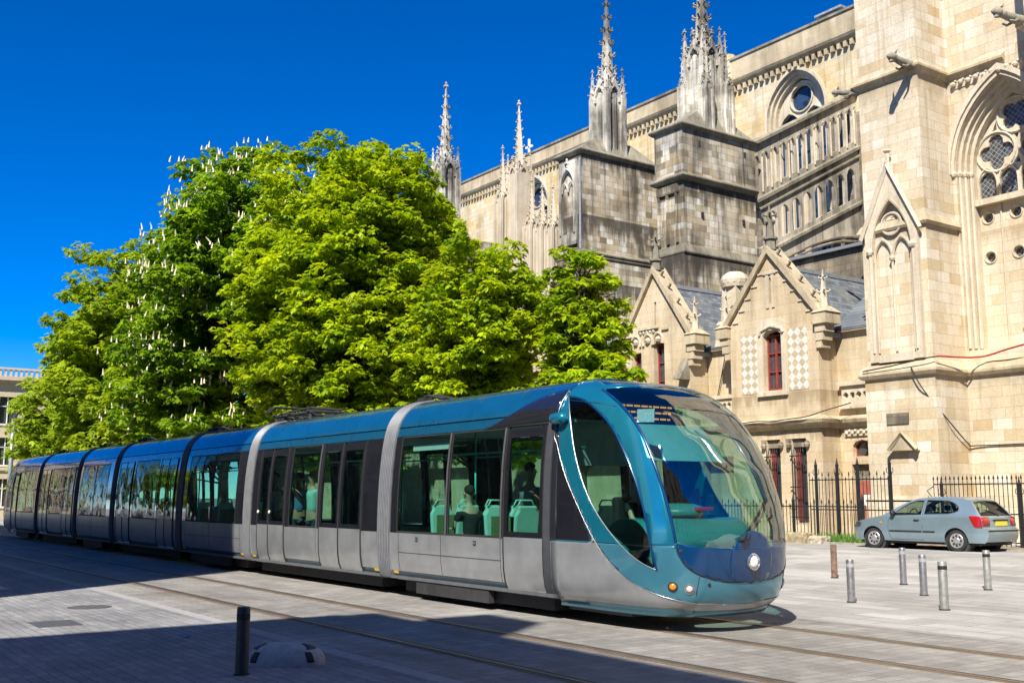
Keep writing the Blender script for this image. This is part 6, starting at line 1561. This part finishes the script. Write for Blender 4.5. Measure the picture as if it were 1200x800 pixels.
# ------------------------------------------------------------------ people inside the tram
m_skin = plain('skin', (.55,.33,.23), .55, var=.06); m_skin2 = plain('tanned_skin', (.40,.23,.15), .55, var=.06)
def skinobj(name, verts, edges, radii, mat, parent, root=0, sub=1):
    org = ORG[parent.name]; me = bpy.data.meshes.new(name); me.from_pydata([tuple(Vector(v)-org) for v in verts], edges, []); me.materials.append(mat)
    o = bpy.data.objects.new(name, me); COL.objects.link(o); o.parent = parent; ORG[o.name] = org
    o.modifiers.new('skin', 'SKIN'); sv = me.skin_vertices[0].data
    for i, r in enumerate(radii): sv[i].radius = (r, r) if not isinstance(r, tuple) else r
    sv[root].use_root = True; o.modifiers['skin'].use_smooth_shade = True
    s = o.modifiers.new('sub', 'SUBSURF'); s.levels = sub; s.render_levels = sub; return o
def person(x, y, z, yaw, pose, label, shirt, trousers, hair, skin=None, hairlen=0, hold=None):
    """z = seat or floor height under the figure; faces +x turned by yaw"""
    skin = skin or m_skin; root = thing('person', (x, y, z), label, 'person'); c, s_ = math.cos(yaw), math.sin(yaw)
    W = lambda a, b, h: Vector((x+a*c-b*s_, y+a*s_+b*c, z+h))
    sit = pose.startswith('sit')
    hip = .12 if sit else .92
    V, E, Rr = [], [], []
    def chain(pts, rad, start=None):
        i0 = start
        for p, r in zip(pts, rad):
            V.append(W(*p)); Rr.append(r); k = len(V)-1
            if i0 is not None: E.append((i0, k))
            i0 = k
        return i0
    pel = chain([(0,0,hip)], [(.15,.12)]); ch = chain([(0,0,hip+.18),(0,0,hip+.38),(.0,0,hip+.50)], [(.13,.11),(.16,.12),(.10,.09)], pel)
    nk = chain([(.01,0,hip+.60),(.03,0,hip+.67)], [.052,.056], ch); hd = chain([(.03,0,hip+.76),(.02,0,hip+.85)], [(.082,.10),(.07,.085)], nk)
    ends = []
    for b in (1, -1):
        sh = chain([(0,b*.17,hip+.48)], [.062], ch)
        if pose == 'sit_crossed': arm = [(.10,b*.22,hip+.24),(.25,b*.05,hip+.20),(.27,-b*.05,hip+.22)]
        elif pose == 'stand_hold' and b < 0: arm = [(.10,b*.24,hip+.30),(.28,b*.20,hip+.42),(.34,b*.18,hip+.47)]
        elif pose == 'sit_drive': arm = [(.14,b*.24,hip+.26),(.36,b*.20,hip+.30),(.43,b*.17,hip+.32)]
        else: arm = [(.0,b*.23,hip+.22),(.06,b*.24,hip-.0),(.08,b*.24,hip-.08)]
        w_ = chain(arm, [.045,.030,.028], sh); ends.append((w_, Vector(arm[-1]), (Vector(arm[-1])-Vector(arm[-2])).normalized(), b))
        if sit: lg = chain([(.06,b*.10,hip-.02),(.44,b*.11,hip-.02),(.47,b*.11,hip-.42),(.60,b*.11,hip-.46)], [.085,.058,.045,.035], pel)
        else: lg = chain([(.0,b*.09,hip-.10),(.02,b*.10,hip-.46),(.0,b*.10,hip-.84),(.14,b*.11,hip-.89)], [.092,.062,.045,.038], pel)
    body = skinobj('body', V, E, Rr, skin, root)
    # hands: palm and five separate fingers
    for w_, p, d, b in ends:
        side_ = Vector((-d.y, d.x, 0)); side_ = side_.normalized() if side_.length > .1 else Vector((1,0,0)); dn = d.cross(side_).normalized()
        hv, he, hr = [W(*p), W(*(p+d*.05))], [(0,1)], [.026,.034]
        for k, (o_, L) in enumerate(((-.030,.062),(-.010,.075),(.010,.070),(.028,.055))):
            q = len(hv); hv += [W(*(p+d*.09+side_*o_)), W(*(p+d*(.09+L*.55)+side_*o_*1.05-dn*.012)), W(*(p+d*(.09+L)+side_*o_-dn*.032))]; he += [(1,q),(q,q+1),(q+1,q+2)]; hr += [.010,.0085,.0075]
        q = len(hv); hv += [W(*(p+d*.045+side_*.04*b)), W(*(p+d*.085+side_*.058*b-dn*.01))]; he += [(0,q),(q,q+1)]; hr += [.011,.009]
        skinobj('hand', hv, he, hr, skin, body)
    # shirt, trousers, hair, face
    SV, SE, SR = [], [], []
    V2, E2, R2 = V, E, Rr; n_arm = []
    V, E, Rr = [], [], []
    pel = chain([(0,0,hip+.02)], [(.175,.14)]); ch = chain([(0,0,hip+.18),(0,0,hip+.38),(.0,0,hip+.51)], [(.155,.13),(.185,.14),(.125,.11)], pel)
    for b in (1, -1):
        sh = chain([(0,b*.17,hip+.485)], [.082], ch)
        if pose == 'sit_crossed': chain([(.06,b*.21,hip+.34)], [.066], sh)
        else: chain([(.05,b*.215,hip+.34)], [.066], sh)
    skinobj('shirt', V, E, Rr, shirt, root); V, E, Rr = [], [], []
    pel = chain([(0,0,hip+.03)], [(.165,.135)])
    for b in (1, -1):
        if sit: chain([(.06,b*.10,hip-.02),(.44,b*.11,hip-.02),(.47,b*.11,hip-.40)], [.10,.075,.062], pel)
        else: chain([(.0,b*.09,hip-.10),(.02,b*.10,hip-.46),(.0,b*.10,hip-.82)], [.108,.08,.065], pel)
    skinobj('trousers', V, E, Rr, trousers, root)
    hb = MB(); H0 = Vector((.015, 0, hip+.83))
    for i in range(9):
        for j in range(16): pass
    pts = []; nu, nv = 16, 8
    for i in range(nv+1):
        th = (PI*.60)*i/nv
        for j in range(nu):
            ph = 2*PI*j/nu; back = .5-.5*math.cos(ph); t2 = th*(.62+.50*back)
            drop = hairlen*max(0, i/nv-.6)*2.2*back; pts.append(W(H0.x-.012+.100*math.sin(t2)*math.cos(ph), .088*math.sin(t2)*math.sin(ph), H0.z+.098*math.cos(t2)-drop))
    hb.add(pts, [(i*nu+j, (i+1)*nu+j, (i+1)*nu+(j+1)%nu, i*nu+(j+1)%nu) for i in range(nv) for j in range(nu)]); ho = hb.build('hair', hair, body, smooth=True); ho.modifiers.new('t', 'SOLIDIFY').thickness = .015
    fb = MB()
    for b in (1, -1): fb.disc(W(.107, b*.032, hip+.785), Vector((c, s_, 0)), [(.011,0),(.007,.006),(0,.007)], 8)
    fb.box(*[0]*0) if False else None
    fb.build('eyes', m_rub, body)
    fb = MB(); fb.tube([W(.105,0,hip+.80), W(.128,0,hip+.765), W(.108,0,hip+.75)], .012, 6); fb.tube([W(.100,-.025,hip+.725), W(.106,0,hip+.722), W(.100,.025,hip+.725)], .006, 5)
    for b in (1, -1): fb.disc(W(.02, b*.080, hip+.775), Vector((-s_*b, c*b, 0)), [(.028,0),(.024,.014),(.012,.016)], 10)
    fb.build('face', skin, body, smooth=True); return root
cl = lambda n, c: plain(n, c, .85, var=.15, sc=20)
h_bl = cl('blond_hair', (.45,.30,.12)); h_br = cl('brown_hair', (.09,.05,.03)); h_bk = cl('black_hair', (.02,.017,.015)); h_gr = cl('grey_hair', (.45,.42,.38))
c_blk = cl('black_cotton', (.02,.02,.022)); c_teal = cl('pale_teal_cotton', (.32,.58,.54)); c_blue = cl('mid_blue_cotton', (.08,.18,.34)); c_jean = cl('dark_jeans', (.03,.045,.08)); c_grey = cl('grey_wool', (.22,.22,.23)); c_wht = cl('white_shirt_cotton', (.6,.62,.62))
def px_at(px, y): return gy(px, 600, y)[0]
y_ = TY-.78; person(px_at(551, y_)-.02, y_, .80, PI, 'sit_crossed', 'seated man in a black short-sleeved shirt with folded arms at the second front window', c_blk, c_jean, h_bk)
y_ = TY-.55; person(px_at(366, y_), y_, .345, -PI/2+.4, 'stand_hold', 'woman in a pale teal top standing in the middle window of the second section', c_teal, c_jean, h_bl, hairlen=.12)
y_ = TY-.35; person(px_at(350, y_), y_, .345, PI-.3, 'stand', 'man in a blue shirt standing beside the woman in the teal top', c_blue, c_jean, h_br, m_skin2)
y_ = TY-.75; person(px_at(262, y_), y_, .80, PI, 'sit', 'blond passenger in a light top seated in the third section', c_teal, c_jean, h_bl, hairlen=.15)
y_ = TY-.30; person(px_at(621, y_), y_, .345, PI/2, 'stand', 'dark-haired passenger standing behind the front door pane', c_grey, c_jean, h_bk, m_skin2)
y_ = TY-.10; person(-11.15, y_, .95, 0, 'sit_drive', 'tram driver in a dark jacket seated in the front cab', c_blk, c_jean, h_br)
y_ = TY-.60; person(px_at(322, y_), y_, .345, -.5, 'stand', 'passenger in a white shirt standing behind the doors of the second section', c_wht, c_jean, h_bk, m_skin2)
b = MB(); b.box(-11.45, -11.32, TY-.35, TY+.15, .85, 1.65); b.box(-11.4, -10.95, TY-.35, TY+.15, .84, .95); b.box(-11.25, -11.1, TY-.2, TY, .345, .85); b.build('driver_seat', m_rub, tram, bevel=.04)
n=sum(1 for o in SC.objects)
print('objects', n, 'faces', sum(len(o.data.polygons) for o in SC.objects if o.type=='MESH'))
